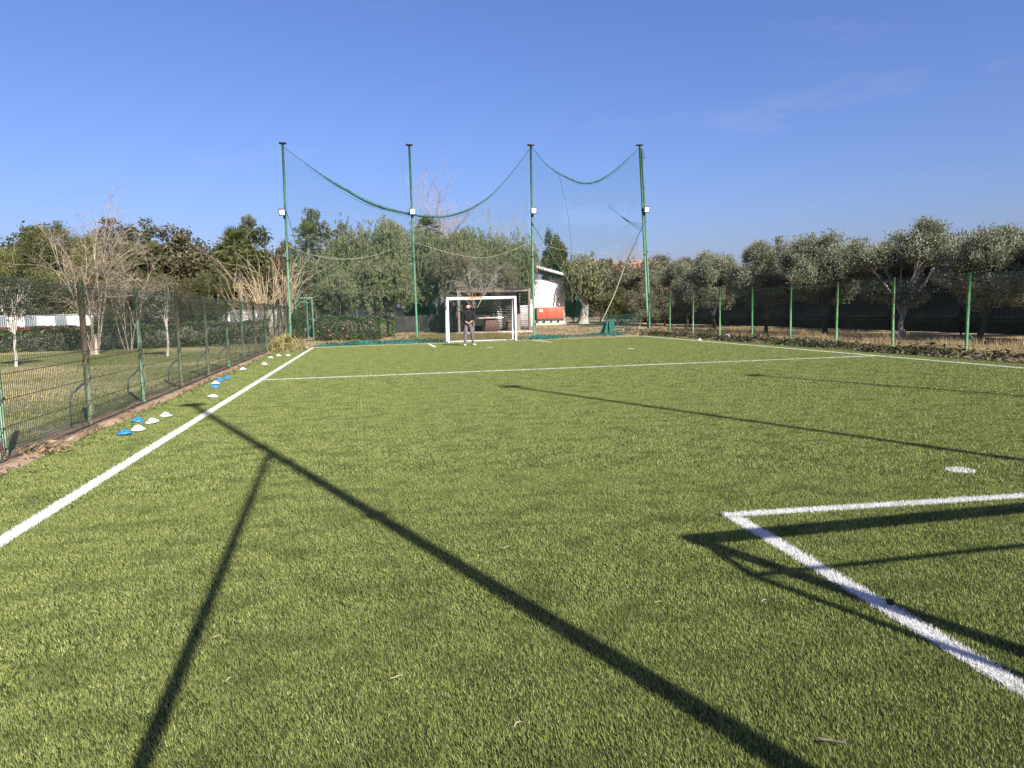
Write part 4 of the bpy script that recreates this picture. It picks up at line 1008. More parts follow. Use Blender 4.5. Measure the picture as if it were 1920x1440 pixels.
# ------------------------------------------------------------------ net poles and the nets
def net_pole(x, y, h, label, lamp=None, double=False, lean=0.0, brace=None, group='tall green poles that carry the nets'):
    t = empty('net_pole', (x, y, 0), 0, label, 'pole', group)
    b = MB(); b.tube([(0, 0, -0.05), (lean * 0.5, 0, h / 2), (lean, 0, h)], 0.060, 12); b.build('pole', M['pole'], t, True)
    if double:
        b = MB(); b.tube([(0.19, 0.05, -0.05), (lean * 0.5 + 0.16, 0.05, h / 2), (lean + 0.12, 0.03, h - 0.15)], 0.045, 10); b.build('second_pole', M['pole'], t, True)
        for z in (2.2, 4.6, 6.3, 8.2):
            b = MB(); b.box((lean * z / h + 0.09, 0.03, z), (0.24, 0.07, 0.05)); b.build('bracket', M['cap'], t)
        r = np.random.default_rng(3); P = np.stack([lean + 0.2 + r.uniform(-.12, .22, 14), r.uniform(-.1, .1, 14), h - 0.5 + r.uniform(-.4, .3, 14)], 1)
        b = MB(); b.tube(P, 0.006, 4); b.build('loose_wire', M['net'], t)
    b = MB(); b.box((lean, 0, h + 0.03), (0.36, 0.36, 0.045)); b.build('top_plate', M['cap'], t, bevel=0.005)
    if lamp:
        lx, lz, yaw = lamp
        l0 = lean * lz / h
        f_ = empty('floodlight', (l0 + lx, -0.17, lz), yaw); f_.rotation_euler = (math.radians(12), 0, yaw); f_.parent = t
        b = MB(); b.box((0, 0, 0), (0.34, 0.10, 0.36)); b.build('housing', M['lamp'], f_, bevel=0.015)
        b = MB(); b.box((0.0, -0.052, -0.01), (0.26, 0.02, 0.26)); b.build('lens', M['lens'], f_, bevel=0.008)
        b = MB(); b.box((-lx * 0.4, 0.10, -0.22), (0.10, 0.14, 0.26)); b.build('lamp_bracket', M['cap'], f_)
    if brace:
        b = MB(); b.tube(brace, 0.035, 8); b.build('brace', M['pole'], t, True)
    for z in (h * 0.42, h * 0.66):
        b = MB(); b.tube([(lean * z / h, 0, z - 0.03), (lean * z / h, 0, z + 0.03)], 0.082, 10); b.build('collar', M['cap'], t)
    return t
net_pole(-3.60, 39.0, 10.18, 'leftmost tall green net pole with a floodlight, next to the gate frame', (-0.14, 6.72, -0.25), lean=0.14)
net_pole(3.02, 39.0, 10.25, 'second tall green net pole from the left with a floodlight where the net sags', (0.02, 6.80, 0.05), lean=-0.04)
net_pole(9.57, 39.0, 10.40, 'third tall green net pole from the left, right of the goal', (0.06, 6.88, 0.1), lean=0.04)
net_pole(16.45, 39.0, 10.55, 'rightmost tall green net pole, doubled and tied with wire', (0.16, 6.98, 0.2), double=True, lean=-0.48)
# the same poles at this end of the pitch, behind the photographer: their shadows fall on the turf
net_pole(2.10, -0.30, 10.0, 'tall green net pole right behind the photographer', brace=[(0, 0, 6.35), (-1.4, -0.05, 3.1), (-2.75, -0.1, 0)])
net_pole(7.85, -0.30, 10.4, 'tall green net pole near the right end of the near goal')
net_pole(12.95, -0.30, 10.4, 'tall green net pole near the right corner of the near end')

ROPE13 = [(-3.45, 10.06), (-2.58, 9.39), (-1.68, 8.73), (-0.63, 8.04), (0.43, 7.42), (1.52, 6.96), (2.78, 6.72), (3.77, 6.55), (4.92, 6.58), (6.10, 6.90), (7.30, 7.65), (8.52, 8.90), (9.57, 10.26)]
ROPE34 = [(9.66, 10.30), (10.35, 9.50), (11.10, 8.94), (11.87, 8.57), (12.64, 8.38), (13.43, 8.53), (14.38, 9.08), (15.19, 9.74), (15.96, 10.42)]
def smooth(P, n):
    P = np.array(P, float); t = np.linspace(0, 1, len(P)); u = np.linspace(0, 1, n)
    out = np.stack([np.interp(u, t, P[:, k]) for k in range(P.shape[1])], 1)
    k = max(3, n // len(P)); ker = np.ones(k) / k
    pad = np.pad(out, ((k, k), (0, 0)), mode='reflect', reflect_type='odd')
    return np.stack([np.convolve(pad[:, c], ker, 'same') for c in range(P.shape[1])], 1)[k:-k]
def net(label, rope, x0, x1, seed, rope_r, bottom, holes=None, sp=0.09, r0=0.0033):
    rng = np.random.default_rng(seed)
    t = empty('ball_net', ((x0 + x1) / 2, 39.0, 0), 0, label, 'net', 'nets hung behind the far goal')
    ox = (x0 + x1) / 2
    S = smooth(rope, 90); top = lambda x: np.interp(x, S[:, 0], S[:, 1])
    yoff = lambda x, z: 0.12 * np.sin(x * 1.1 + z * 0.5) + 0.06 * np.sin(x * 2.7 - z * 0.9)
    b = MB()
    for x in np.arange(x0 + 0.06, x1 - 0.04, sp):
        z = np.linspace(bottom, float(top(x)), 14); drift = 0.05 * np.sin(z * 1.3 + x)
        P = np.stack([x + drift - ox, yoff(x, z), z], 1)
        if holes is not None:
            k = ~holes(x, z); z2 = np.where(k)[0]
            for g in np.split(z2, np.where(np.diff(z2) > 1)[0] + 1):
                if len(g) > 1: b.tube(P[g], r0, 3, caps=False)
        else: b.tube(P, r0, 3, caps=False)
    for z in np.arange(bottom, float(S[:, 1].max()) - 0.1, sp):
        xs_ = np.linspace(x0 + 0.05, x1 - 0.05, int((x1 - x0) * 3.5)); zz = z + 0.05 * np.sin(xs_ * 1.7 + z)
        k = zz < top(xs_) - 0.02
        if holes is not None: k &= ~holes(xs_, zz)
        idx_ = np.where(k)[0]
        for g in np.split(idx_, np.where(np.diff(idx_) > 1)[0] + 1):
            if len(g) > 1: b.tube(np.stack([xs_[g] - ox, yoff(xs_[g], zz[g]), zz[g]], 1), r0, 3, caps=False)
    o = b.build('netting', M['net'], t); o['kind'] = 'stuff'
    u = np.linspace(0, 1, len(S)); rr = np.interp(u, *zip(*rope_r))
    b = MB(); b.tube(np.stack([S[:, 0] - ox, yoff(S[:, 0], S[:, 1]), S[:, 1]], 1), rr, 6); b.build('top_rope', M['rope'], t, True)
    # gathered folds of netting hanging under the rope
    b = MB()
    for q in range(7):
        j = rng.integers(8, 60); ln = rng.integers(14, 28); P = S[j:j + ln]
        dz = -0.05 - 0.10 * rng.random() * np.sin(np.linspace(0, math.pi, len(P))) * (1 + rr[j:j + ln] * 12)
        b.tube(np.stack([P[:, 0] - ox, yoff(P[:, 0], P[:, 1]) + rng.uniform(-.06, .06), P[:, 1] + dz], 1), 0.008, 4)
    b.build('gathered_fold', M['net'], t)
    return t
net('wide net sagging deeply between the first and third tall green poles', ROPE13, -3.52, 9.52, 51, [(0, .016), (.12, .02), (.25, .07), (.36, .085), (.5, .06), (.56, .055), (.7, .06), (.85, .035), (1, .016)], 0.25)
def hole(x, z):
    # the torn part low in the right bay and the strip that has come loose near the last pole
    return ((np.asarray(z) < 6.9) & (np.asarray(x) > 11.4 + (6.9 - np.asarray(z)) * 0.10) & (np.asarray(z) > 6.2 + 0 * np.asarray(x))) | ((np.asarray(z) < 4.4) & (np.asarray(x) > 10.9 + (4.4 - np.asarray(z)) * 0.45) & (np.asarray(z) > 1.0))
net('narrower net sagging between the third and the rightmost tall pole', ROPE34, 9.64, 15.98, 52, [(0, .018), (.2, .03), (.45, .055), (.6, .045), (1, .018)], 0.25, holes=hole)
# the loose flap hanging from the rightmost pole
t = empty('net_flap', (15.2, 38.9, 6.5), 0, 'torn strip of net trailing left from the rightmost tall pole', 'net')
P1 = smooth([(-1.06, 0.63), (-0.52, 0.15), (0.12, -0.20), (0.87, -0.35)], 24); P2 = smooth([(-1.06, 0.63), (-0.52, 0.13), (0.2, -0.35), (0.87, -0.85)], 24)
b = MB()
for q in np.linspace(0, 1, 9):
    P = P1 * (1 - q) + P2 * q; b.tube(np.stack([P[:, 0], 0.05 * np.sin(P[:, 0] * 5 + q), P[:, 1]], 1), 0.010 if q == 0 else 0.0045, 4)
for k in range(2, 24): b.tube([(P1[k, 0], 0.02, P1[k, 1]), (P2[k, 0], 0.03, P2[k, 1])], 0.0035, 3, caps=False)
b.build('netting', M['net'], t)['kind'] = 'stuff'
def cord(name, P, r, mat, label, cat='cord', group=None):
    P = smooth(P, max(24, len(P) * 6)); c = P.mean(0)
    b = MB(); b.tube(P - c, r, 5); o = b.build(name, M[mat], None, True); o.location = c
    return tag(o, label, cat, group)
cord('cord', [(-3.54, 39.1, 5.06), (-2.49, 39.1, 4.58), (-0.83, 39.1, 4.28), (0.88, 39.1, 4.47), (1.99, 39.1, 4.89)], 0.014, 'pale_rope', 'pale cord drooping from the leftmost net pole towards the second')
cord('cord', [(2.3, 39.1, 5.15), (3.0, 39.1, 5.18), (3.51, 39.1, 5.06), (4.98, 39.1, 4.58), (6.78, 39.1, 4.27), (8.32, 39.1, 4.65), (9.6, 39.1, 5.24)], 0.013, 'pale_rope', 'pale cord drooping between the second and third net poles')
cord('cord', [(9.62, 39.1, 5.2), (11.15, 39.1, 4.78), (12.43, 39.1, 4.53), (14.38, 39.1, 4.58)], 0.009, 'pale_rope', 'thin pale cord running right from the third net pole')
cord('guy_rope', [(-3.52, 38.95, 7.05), (-3.35, 38.95, 6.4), (-3.15, 38.95, 5.6), (-3.0, 38.95, 4.3), (-2.8, 38.95, 2.2), (-2.7, 38.95, 0.1)], 0.02, 'rope', 'dark guy rope slanting down from the leftmost net pole')
cord('guy_rope', [(9.62, 38.9, 6.13), (10.86, 38.9, 4.11), (12.08, 38.9, 2.30), (13.05, 38.9, 0.35)], 0.022, 'rope', 'dark guy rope slanting right from the third net pole to the net heap')
cord('guy_rope', [(16.10, 38.9, 6.08), (15.55, 38.9, 4.95), (14.98, 38.9, 3.77)], 0.026, 'rope', 'dark upper guy rope slanting left from the rightmost net pole')
cord('guy_rope', [(14.98, 38.9, 3.77), (14.32, 38.9, 2.11), (13.53, 38.9, 0.60)], 0.026, 'pale_rope', 'pale lower guy pole leaning over the green net heap')
cord('net_seam', [(11.19, 38.95, 8.79), (11.48, 38.95, 7.63), (11.71, 38.95, 6.46), (11.81, 38.95, 5.28), (11.86, 38.95, 4.5)], 0.009, 'net', 'dark seam hanging down the right net from its rope', 'net seam')
# low sagging net to the right of the heap
t = empty('low_net', (14.4, 39.6, 0), 0, 'low slack green net stretched from the heap to the rightmost pole', 'net')
E1 = smooth([(-2.1, 2.1), (-1.3, 1.40), (-0.55, 1.02), (0.4, 0.97), (1.4, 1.06), (2.2, 1.14)], 60); b = MB()
b.tube(np.stack([E1[:, 0], 0.03 * np.sin(E1[:, 0] * 3), E1[:, 1]], 1), 0.014, 5)
for k in range(0, 60, 1): b.tube([(E1[k, 0], 0, E1[k, 1]), (E1[k, 0] * 0.97, 0.15, E1[k, 1] * .55), (E1[k, 0] * 0.93, 0.0, 0.05)], 0.0045, 3, caps=False)
for q in np.linspace(0.08, 0.95, 14): b.tube(np.stack([E1[:, 0] * (1 - 0.07 * q), 0.3 * q * (1 - q) + 0 * E1[:, 0], E1[:, 1] * (1 - q) + 0.05 * q], 1)[::3], 0.0045, 3, caps=False)
b.build('netting', M['net_pile'], t)['kind'] = 'stuff'

# net bunched on the ground along the goal line
def net_heap(x0, y0, x1, y1, w, h, seed, label):
    rng = np.random.default_rng(seed); n, k = int(math.hypot(x1 - x0, y1 - y0) * 22), 15
    t = empty('net_heap', ((x0 + x1) / 2, (y0 + y1) / 2, 0), math.atan2(y1 - y0, x1 - x0), label, 'net', 'green netting heaped along the far goal line')
    Lh = math.hypot(x1 - x0, y1 - y0); V = []
    ph = rng.uniform(0, 6.28, 12)
    for i in range(n):
        x = (i / (n - 1) - .5) * Lh; e = min(1, min(i, n - 1 - i) / (n * 0.08 + 1))
        hh = h * (0.55 + 0.25 * math.sin(x * 1.3 + ph[0]) + 0.2 * math.sin(x * 3.1 + ph[1])) * e ** 0.6; ww = w * (0.8 + 0.2 * math.sin(x * 0.9 + ph[2])) * (0.3 + 0.7 * e)
        for j in range(k):
            v = j / (k - 1) * 2 - 1
            z = hh * (1 - v * v) * (0.72 + 0.28 * math.sin(x * 9 + v * 6 + ph[3]) + 0.22 * math.sin(x * 17 - v * 9 + ph[4])) + rng.normal(0, 0.012)
            V.append((x, v * ww / 2 + 0.06 * math.sin(x * 2.3 + ph[5]) + rng.normal(0, .015), max(-0.02, z)))
    i = np.arange(n - 1)[:, None] * k + np.arange(k - 1)[None, :]
    b = MB(); b._add(V, np.stack([i, i + k, i + k + 1, i + 1], -1).reshape(-1, 4)); b.build('crumpled_net', M['net_pile'], t)
    b = MB()
    for q in range(int(Lh * 9)):
        x = rng.uniform(-Lh / 2, Lh / 2); P = [(x, rng.uniform(-w / 2, w / 2), rng.uniform(0, h * 0.5))]
        for s in range(5): P.append((P[-1][0] + rng.normal(0, .22), np.clip(P[-1][1] + rng.normal(0, .12), -w * .6, w * .6), abs(rng.normal(h * .45, h * .3))))
        b.tube(smooth(P, 16), 0.010, 3, caps=False)
    b.build('loose_strand', M['net_pile'], t)['kind'] = 'stuff'
    return t
net_heap(-2.1, 33.6, 4.4, 34.4, 1.1, 0.20, 61, 'long heap of green net behind the goal line, left of the goal')
net_heap(-1.0, 35.6, 3.4, 36.2, 0.9, 0.16, 62, 'thinner heap of green net lying behind the longer left one')
net_heap(7.3, 34.4, 13.4, 35.6, 1.1, 0.18, 63, 'long heap of green net behind the goal line, right of the goal')
net_heap(12.4, 35.6, 15.9, 37.0, 1.0, 0.24, 64, 'heap of green net near the right corner of the far end')
t = empty('net_mound', (13.45, 37.4, 0), 0, 'upright gathered bundle of green net tied to the ropes', 'net')
b = MB(); V = []; n, k = 40, 10; rr = np.random.default_rng(4)
for j in range(k):
    z = 0.80 * j / (k - 1)
    for i in range(n):
        a = i * 2 * math.pi / n; rad = (0.27 * (1 - j / (k - 1)) ** 0.8 + 0.08) * (1 + 0.32 * math.sin(a * 7 + z * 2) + 0.14 * math.sin(a * 13 + 1))
        V.append((rad * math.cos(a) * 1.15 + 0.04 * z, rad * math.sin(a), z + rr.normal(0, .01)))
i = np.arange(k - 1)[:, None] * n + np.arange(n)[None, :]; i2 = np.arange(k - 1)[:, None] * n + (np.arange(n)[None, :] + 1) % n
b._add(V, np.stack([i, i2, i2 + n, i + n], -1).reshape(-1, 4)); b.build('bundle', M['net_pile'], t)
b = MB(); b.tube([(0.03, 0, 0.76), (0.03, 0, 0.88)], 0.05, 8); b.build('knot', M['rope'], t)

# ------------------------------------------------------------------ goals
def goal(x0, x1, y, back, label, ang=0.0, rust=True, h=2.04, group='small white pitch goals'):
    w = x1 - x0
    t = empty('goal', (x0, y, 0), ang, label, 'goal', group)
    s = back
    for x in (0, w):
        b = MB(); b.box((x, 0, h / 2), (0.10, 0.10, h)); b.build('goal_post', M['white'], t, bevel=0.012)
        b = MB(); b.tube([(x, s * 0.56, h - 0.05), (x, s * 0.62, h * 0.5), (x, s * 0.66, 0.0)], 0.03, 8); b.build('rear_post', M['white'], t, True)
        b = MB(); b.tube([(x, s * 0.05, h - 0.05), (x, s * 0.56, h - 0.05)], 0.028, 8); b.build('top_bar', M['white'], t)
        b = MB(); b.tube([(x, s * 0.05, 0.03), (x, s * 0.66, 0.03)], 0.028, 8); b.build('foot_bar', M['white'], t)
    b = MB(); b.box((w / 2, 0, h + 0.0), (w + 0.10, 0.102, 0.102)); b.build('crossbar', M['white'], t, bevel=0.012)
    b = MB(); b.tube([(0, s * 0.56, h - 0.05), (w, s * 0.56, h - 0.05)], 0.022, 8); b.build('rear_bar', M['white'], t)
    b = MB(); b.tube([(0, s * 0.66, 0.03), (w, s * 0.66, 0.03)], 0.022, 8); b.build('ground_bar', M['white'], t)
    if rust:
        b = MB(); b.box((w * 0.40, -0.004, h + 0.008), (0.70, 0.102, 0.094)); b.build('rust_patch', M['rust'], t, bevel=0.012)
    return t
goal(3.97, 7.17, 32.72, 1, 'white goal frame at the far end behind the standing person', 0.02)
goal(2.98, 6.18, 1.35, -1, 'white goal frame at the near end, right of the photographer', 0.0, False)

# ------------------------------------------------------------------ disc cones, balls and litter
def cone_mesh(r0=0.092, h=0.055):
    b = MB(); n = 28; V = []; prof = [(r0, 0.0), (r0, 0.006), (r0 * 0.72, h * 0.45), (r0 * 0.45, h * 0.8), (r0 * 0.32, h), (r0 * 0.27, h * 0.97), (r0 * 0.40, h * 0.70), (r0 * 0.92, 0.0)]
    for rr, z in prof:
        for i in range(n):
            a = i * 2 * math.pi / n; sl = 0.10 * max(0, math.cos(2 * a)) ** 6 * (z > 0.01)
            V.append((rr * math.cos(a), rr * math.sin(a), z * (1 - sl * 2.5)))
    k = len(prof)
    i = np.arange(k - 1)[:, None] * n + np.arange(n)[None, :]; i2 = np.arange(k - 1)[:, None] * n + (np.arange(n)[None, :] + 1) % n
    b._add(V, np.stack([i, i2, i2 + n, i + n], -1).reshape(-1, 4)); me = b.mesh('disc'); me.polygons.foreach_set('use_smooth', np.ones(len(me.polygons), bool)); return me
CM = cone_mesh()
sl = MB(); sl.box((0, -0.050, 0.032), (0.012, 0.055, 0.010)); SLM = sl.mesh('slot'); SLM.materials.append(M['black'])
CONES = [(-2.96, 9.66, 'blue', 'nearest blue disc cone on the turf by the left fence', 0.3, 1.0),
         (-3.13, 10.82, 'blue', 'blue disc cone close to the kerb beside the white ones', 0.1, 0.95),
         (-2.89, 9.98, 'cone_white', 'white disc cone leaning against the nearest blue one', 0.5, 1.0),
         (-2.89, 10.62, 'cone_white', 'white disc cone in the middle of the near five', -0.3, 1.0),
         (-2.87, 11.25, 'cone_white', 'farthest white disc cone of the near five', 1.5, 0.95),
         (-3.00, 15.62, 'blue', 'blue disc cone with a white one stacked on it at mid fence', 1.4, 1.05),
         (-3.10, 17.6, 'blue', 'upper blue disc cone at the foot of the green post', 0.2, 1.05),
         (-3.15, 17.0, 'blue', 'lower blue disc cone at the foot of the green post', 0.4, 1.1),
         (-2.68, 13.7, 'cone_white', 'flattened white disc cone next to the touchline', 0.0, 1.05),
         (-3.16, 20.3, 'cone_white', 'tall looking white disc cone on the kerb edge', 0.9, 1.05),
         (-2.84, 22.2, 'cone_white', 'white disc cone on the turf below the far fence posts', 0.7, 1.05),
         (-3.03, 25.4, 'cone_white', 'white disc cone just before the dry palm clump', 0.2, 1.05),
         (-2.90, 26.6, 'cone_white', 'small white disc cone right before the dry palm clump', 1.2, 1.05),
         (-2.55, 26.3, 'cone_white', 'white disc cone nearest the touchline by the dry palm clump', 0.4, 1.1),
         (-2.45, 30.4, 'cone_white', 'white disc cone right of the dry palm clump', 0.4, 1.05),
         (13.85, 27.4, 'cone_white', 'white disc cone on the right touchline', 0.4, 1.05)]
for x, y, mm, lb, rz, s in CONES:
    t = empty('disc_cone', (x, y, 0.014), rz, lb, 'cone', 'training cones left around the pitch'); t.scale = (s, s, s * (0.6 if 'flattened' in lb else 1.0))
    t.rotation_euler = (random.Random(lb).uniform(-.12, .12), random.Random(lb + 'a').uniform(-.12, .12), rz)
    o = link('disc', CM, None, t)
    if not CM.materials: CM.materials.append(M['blue'])
    o.material_slots[0].link = 'OBJECT'; o.material_slots[0].material = M[mm]
    link('slot', SLM, None, t)
t = empty('disc_cone', (-2.99, 15.64, 0.075), 0, 'white disc cone stacked on a blue one at mid fence', 'cone', 'training cones left around the pitch')
o = link('disc', CM, None, t); o.material_slots[0].link = 'OBJECT'; o.material_slots[0].material = M['cone_white']; link('slot', SLM, None, t)

def rock(name, loc, r, mat, label, cat, seed, sq=0.75):
    bm = bmesh.new(); bmesh.ops.create_icosphere(bm, subdivisions=2, radius=r); rr = random.Random(seed)
    for v in bm.verts: v.co *= rr.uniform(0.82, 1.12); v.co.z *= sq
    me = bpy.data.meshes.new(name); bm.to_mesh(me); bm.free(); o = link(name, me, M[mat]); o.location = loc; return tag(o, label, cat)
rock('stone', (14.72, 26.7, 0.08), 0.075, 'concrete', 'pale stone lying by the right touchline', 'stone', 1)
rock('plastic_bag', (14.95, 27.1, 0.14), 0.10, 'paper', 'crumpled white plastic bag in the weeds under the right fence', 'bag', 2, 0.9)
rock('stone', (-2.30, 31.6, 0.05), 0.11, 'concrete', 'pale stone by the far left corner of the pitch', 'stone', 3)
rock('stone', (-2.62, 32.2, 0.04), 0.16, 'concrete', 'flat pale stone beside the end of the far goal line', 'stone', 4, 0.4)
rock('black_clod', (2.40, 2.80, 0.03), 0.020, 'black', 'small black clump on the edge of the near penalty line', 'clump', 5, 0.8)
for k, (x, y, rz, L, bend) in enumerate([(0.08, 2.69, 0.1, 0.085, .01), (-0.57, 2.84, 0.9, 0.05, .006), (1.84, 2.97, 0.3, 0.05, .008), (1.35, 3.09, -0.5, 0.055, .012), (0.80, 4.07, 0.2, 0.07, .01), (-0.69, 3.26, 0.0, 0.05, .004), (0.47, 2.26, 0.7, 0.06, .015)]):
    b = MB(); u = np.linspace(-.5, .5, 6); b.tube(np.stack([u * L * .7, bend * .7 * np.cos(u * 3), 0.004 * np.sin(u * 5)], 1), [.0008, .0016, .002, .0018, .0015, .0006], 5)
    o = b.build('dry_stalk', M['litter'], None, True); o.location = (x, y, 0.030); o.rotation_euler = (0, 0.05, rz)
    tag(o, 'pale dry stalk lying on the turf ' + ['in the bottom middle of the photo', 'low at the left between the two pole shadows', 'left of the near penalty line', 'just right of the broad pole shadow', 'above the broad pole shadow', 'at the left pole shadow', 'at the bottom edge of the photo'][k], 'stalk', 'dry stalks scattered on the turf')
t = empty('feathery_leaf', (1.46, 1.93, 0.016), -0.55, 'feathery brown dry leaf lying on the turf at the bottom right', 'leaf'); t.scale = (0.6, 0.6, 0.6)
b = MB(); b.tube([(-.075, 0, 0), (0, .004, .006), (.075, 0, 0)], [.0012, .002, .0015], 5); b.build('stem', M['feather'], t)
for k in range(13):
    u = -.06 + .125 * k / 12
    for s in (-1, 1):
        b = MB(); b._add([(u, 0, .003), (u - .014, s * .010, .006), (u - .034, s * .020, .002), (u - .018, s * .006, .003)], [(0, 1, 2, 3)]); b.build('leaflet', M['feather'], t)

# weeds and fallen leaves along the right fence, dry leaves on the left kerb
def litter_band(name, x0, x1, y0, y1, n, l, w, mat, seed, zmax, clump=None):
    r = np.random.default_rng(seed)
    if clump:
        C = np.stack([r.uniform(x0, x1, clump), r.uniform(y0, y1, clump)], 1); hh = r.uniform(0.3, 1.0, clump); i = r.integers(0, clump, n)
        xy = C[i] + r.normal(0, 0.16, (n, 2)); z = np.abs(r.normal(0, .5, n)) * zmax * hh[i]
    else:
        xy = np.stack([r.uniform(x0, x1, n), r.uniform(y0, y1, n)], 1); z = np.abs(r.normal(0, .5, n)) * zmax
    P = np.concatenate([xy, z[:, None] + 0.015], 1)
    D = r.normal(0, 1, (n, 3)) * np.array([1, 1, 0.6]); V, F = leaves(r, P, D, l, w)
    return tag(link(name, np_mesh(name, V, [F], r.beta(1.6, 2.2, n)), M[mat]), kind='stuff')
litter_band('weeds', 14.55, 15.55, 4, 36, 15000, 0.13, 0.055, 'weed', 71, 0.20, 260)
litter_band('fallen_leaves', 14.3, 15.2, 4, 36, 2600, 0.09, 0.05, 'straw', 72, 0.03)
litter_band('kerb_leaves', -3.85, -3.40, 6, 30, 900, 0.05, 0.018, 'straw', 73, 0.03, 120)
litter_band('kerb_weeds', -3.46, -3.34, 5, 29.5, 1500, 0.07, 0.014, 'weed', 79, 0.07, 150)
litter_band('corner_weeds', 13.6, 17.0, 34.5, 38.6, 3000, 0.16, 0.05, 'straw', 74, 0.3, 60)
litter_band('yard_litter', -2, 17, 35, 60, 1500, 0.13, 0.06, 'weed', 75, 0.03)
# heap of dry leaves at the foot of the nearest left post
t = empty('leaf_heap', (-3.42, 8.55, 0.04), 0, 'small heap of curled dry leaves on the kerb by the nearest rusty post', 'leaves')
r = np.random.default_rng(77); n = 70; P = np.stack([r.normal(0, .10, n), r.normal(0, .22, n), np.abs(r.normal(0, .03, n)) + .01], 1)
V, F = leaves(r, P, r.normal(0, 1, (n, 3)) * np.array([1, 1, .5]), 0.11, 0.028); link('dry_leaves', np_mesh('dry_leaves', V, [F], r.uniform(0, .6, n)), M['straw'], t)['kind'] = 'stuff'

# dry palm clump at the end of the left fence
t = empty('dry_palm_clump', (-3.05, 31.0, 0), 0, 'yellow dry palm clump at the far end of the left fence', 'plant')
rr = random.Random(9)
for k in range(16):
    o = bpy.data.objects.new('frond', FR); COL.objects.link(o); o.parent = t
    o.location = (rr.uniform(-.3, .3), rr.uniform(-.9, .9), 0.05); s = rr.uniform(.45, .75); o.scale = (s, s, s)
    o.rotation_euler = (math.radians(rr.uniform(15, 75)), 0, rr.uniform(0, 6.28)); o.material_slots[0].link = 'OBJECT'; o.material_slots[0].material = M['drypalm']
r = np.random.default_rng(78); n = 1500; P = np.stack([r.normal(0.05, .36, n), r.normal(-.2, .95, n), np.abs(r.normal(0, .22, n))], 1)
V, F = leaves(r, P, r.normal(0, .5, (n, 3)) + np.array([0, 0, .8]), 0.24, 0.03); link('dry_grass_tuft', np_mesh('dry_grass_tuft', V, [F], r.uniform(0, 1, n)), M['drypalm'], t)['kind'] = 'stuff'

# ------------------------------------------------------------------ the person
def skin_obj(name, pts, edges, radii, mat, parent, root=0, sub=2):
    me = bpy.data.meshes.new(name); me.from_pydata([tuple(p) for p in pts], edges, [])
    o = link(name, me, mat, parent)
    md = o.modifiers.new('skin', 'SKIN'); md.use_smooth_shade = True
    sv = me.skin_vertices[0].data
    for i, r_ in enumerate(radii):
        sv[i].radius = (r_, r_) if np.isscalar(r_) else r_
        sv[i].use_root = (i == root)
    s = o.modifiers.new('subdivision', 'SUBSURF'); s.levels = sub; s.render_levels = sub
    return o
pt = empty('person', (4.40, 29.35, 0.0), 0.18, 'person in a black sweater and grey trousers standing in front of the goal, looking down', 'person')
J = dict(pelvis=(0, 0.02, 0.93), belly=(0, 0.0, 1.08), chest=(0, 0.0, 1.28), neck0=(0, 0.0, 1.42), neck=(0, -0.035, 1.50), jaw=(0.0, -0.075, 1.555), head=(0, -0.065, 1.63), crown=(0, -0.045, 1.70),
         shl=(-0.17, 0.01, 1.385), ell=(-0.27, 0.02, 1.12), wrl=(-0.085, -0.17, 0.955), shr=(0.17, 0.01, 1.385), elr=(0.27, 0.02, 1.12), wrr=(0.075, -0.17, 0.99),
         hpl=(-0.095, 0.01, 0.87), knl=(-0.135, -0.03, 0.49), anl=(-0.165, 0.01, 0.10), hpr=(0.095, 0.01, 0.87), knr=(0.155, -0.03, 0.49), anr=(0.195, 0.01, 0.10))
names = list(J); pts = [J[n_] for n_ in names]; ix = {n_: i for i, n_ in enumerate(names)}
E_ = [('pelvis', 'belly'), ('belly', 'chest'), ('chest', 'neck0'), ('neck0', 'neck'), ('neck', 'jaw'), ('jaw', 'head'), ('head', 'crown'), ('chest', 'shl'), ('shl', 'ell'), ('ell', 'wrl'), ('chest', 'shr'), ('shr', 'elr'), ('elr', 'wrr'),
      ('pelvis', 'hpl'), ('hpl', 'knl'), ('knl', 'anl'), ('pelvis', 'hpr'), ('hpr', 'knr'), ('knr', 'anr')]
edges = [(ix[a], ix[b]) for a, b in E_]
rad = dict(pelvis=.11, belly=.10, chest=.115, neck0=.065, neck=.052, jaw=.070, head=.088, crown=.062, shl=.055, ell=.040, wrl=.028, shr=.055, elr=.040, wrr=.028, hpl=.075, knl=.052, anl=.036, hpr=.075, knr=.052, anr=.036)
radii = [rad[n_] for n_ in names]
# hands: a palm and five fingers on each wrist, the fingers loosely closed in front of the belt
for sd_, w_ in ((1, 'wrl'), (-1, 'wrr')):
    W = np.array(J[w_]); d = np.array([0.80 * sd_, -0.30, -0.35]); d /= np.linalg.norm(d); dn_ = np.array([0.05, -0.35, -0.93]); sp = np.cross(d, dn_) * -1; sp /= np.linalg.norm(sp)
    palm_ = W + d * 0.055; pts.append(tuple(palm_)); radii.append((.036, .022)); edges.append((ix[w_], len(pts) - 1)); pi_ = len(pts) - 1
    for k, fl_ in enumerate((.070, .080, .075, .058)):
        o_ = (k - 1.5) * 0.020; q0 = palm_ + d * 0.038 + sp * o_; q1 = q0 + d * fl_ * .5 + dn_ * 0.012; q2 = q1 + d * fl_ * .25 + dn_ * fl_ * .38
        b0 = len(pts); pts += [tuple(q0), tuple(q1), tuple(q2)]; radii += [.010, .009, .0075]; edges += [(pi_, b0), (b0, b0 + 1), (b0 + 1, b0 + 2)]
    q0 = palm_ + sp * 0.035 - d * 0.01; q1 = q0 + sp * 0.02 + d * 0.035
    b0 = len(pts); pts += [tuple(q0), tuple(q1)]; radii += [.012, .009]; edges += [(pi_, b0), (b0, b0 + 1)]
skin_obj('body', pts, edges, radii, M['skin'], pt, 0, 1)
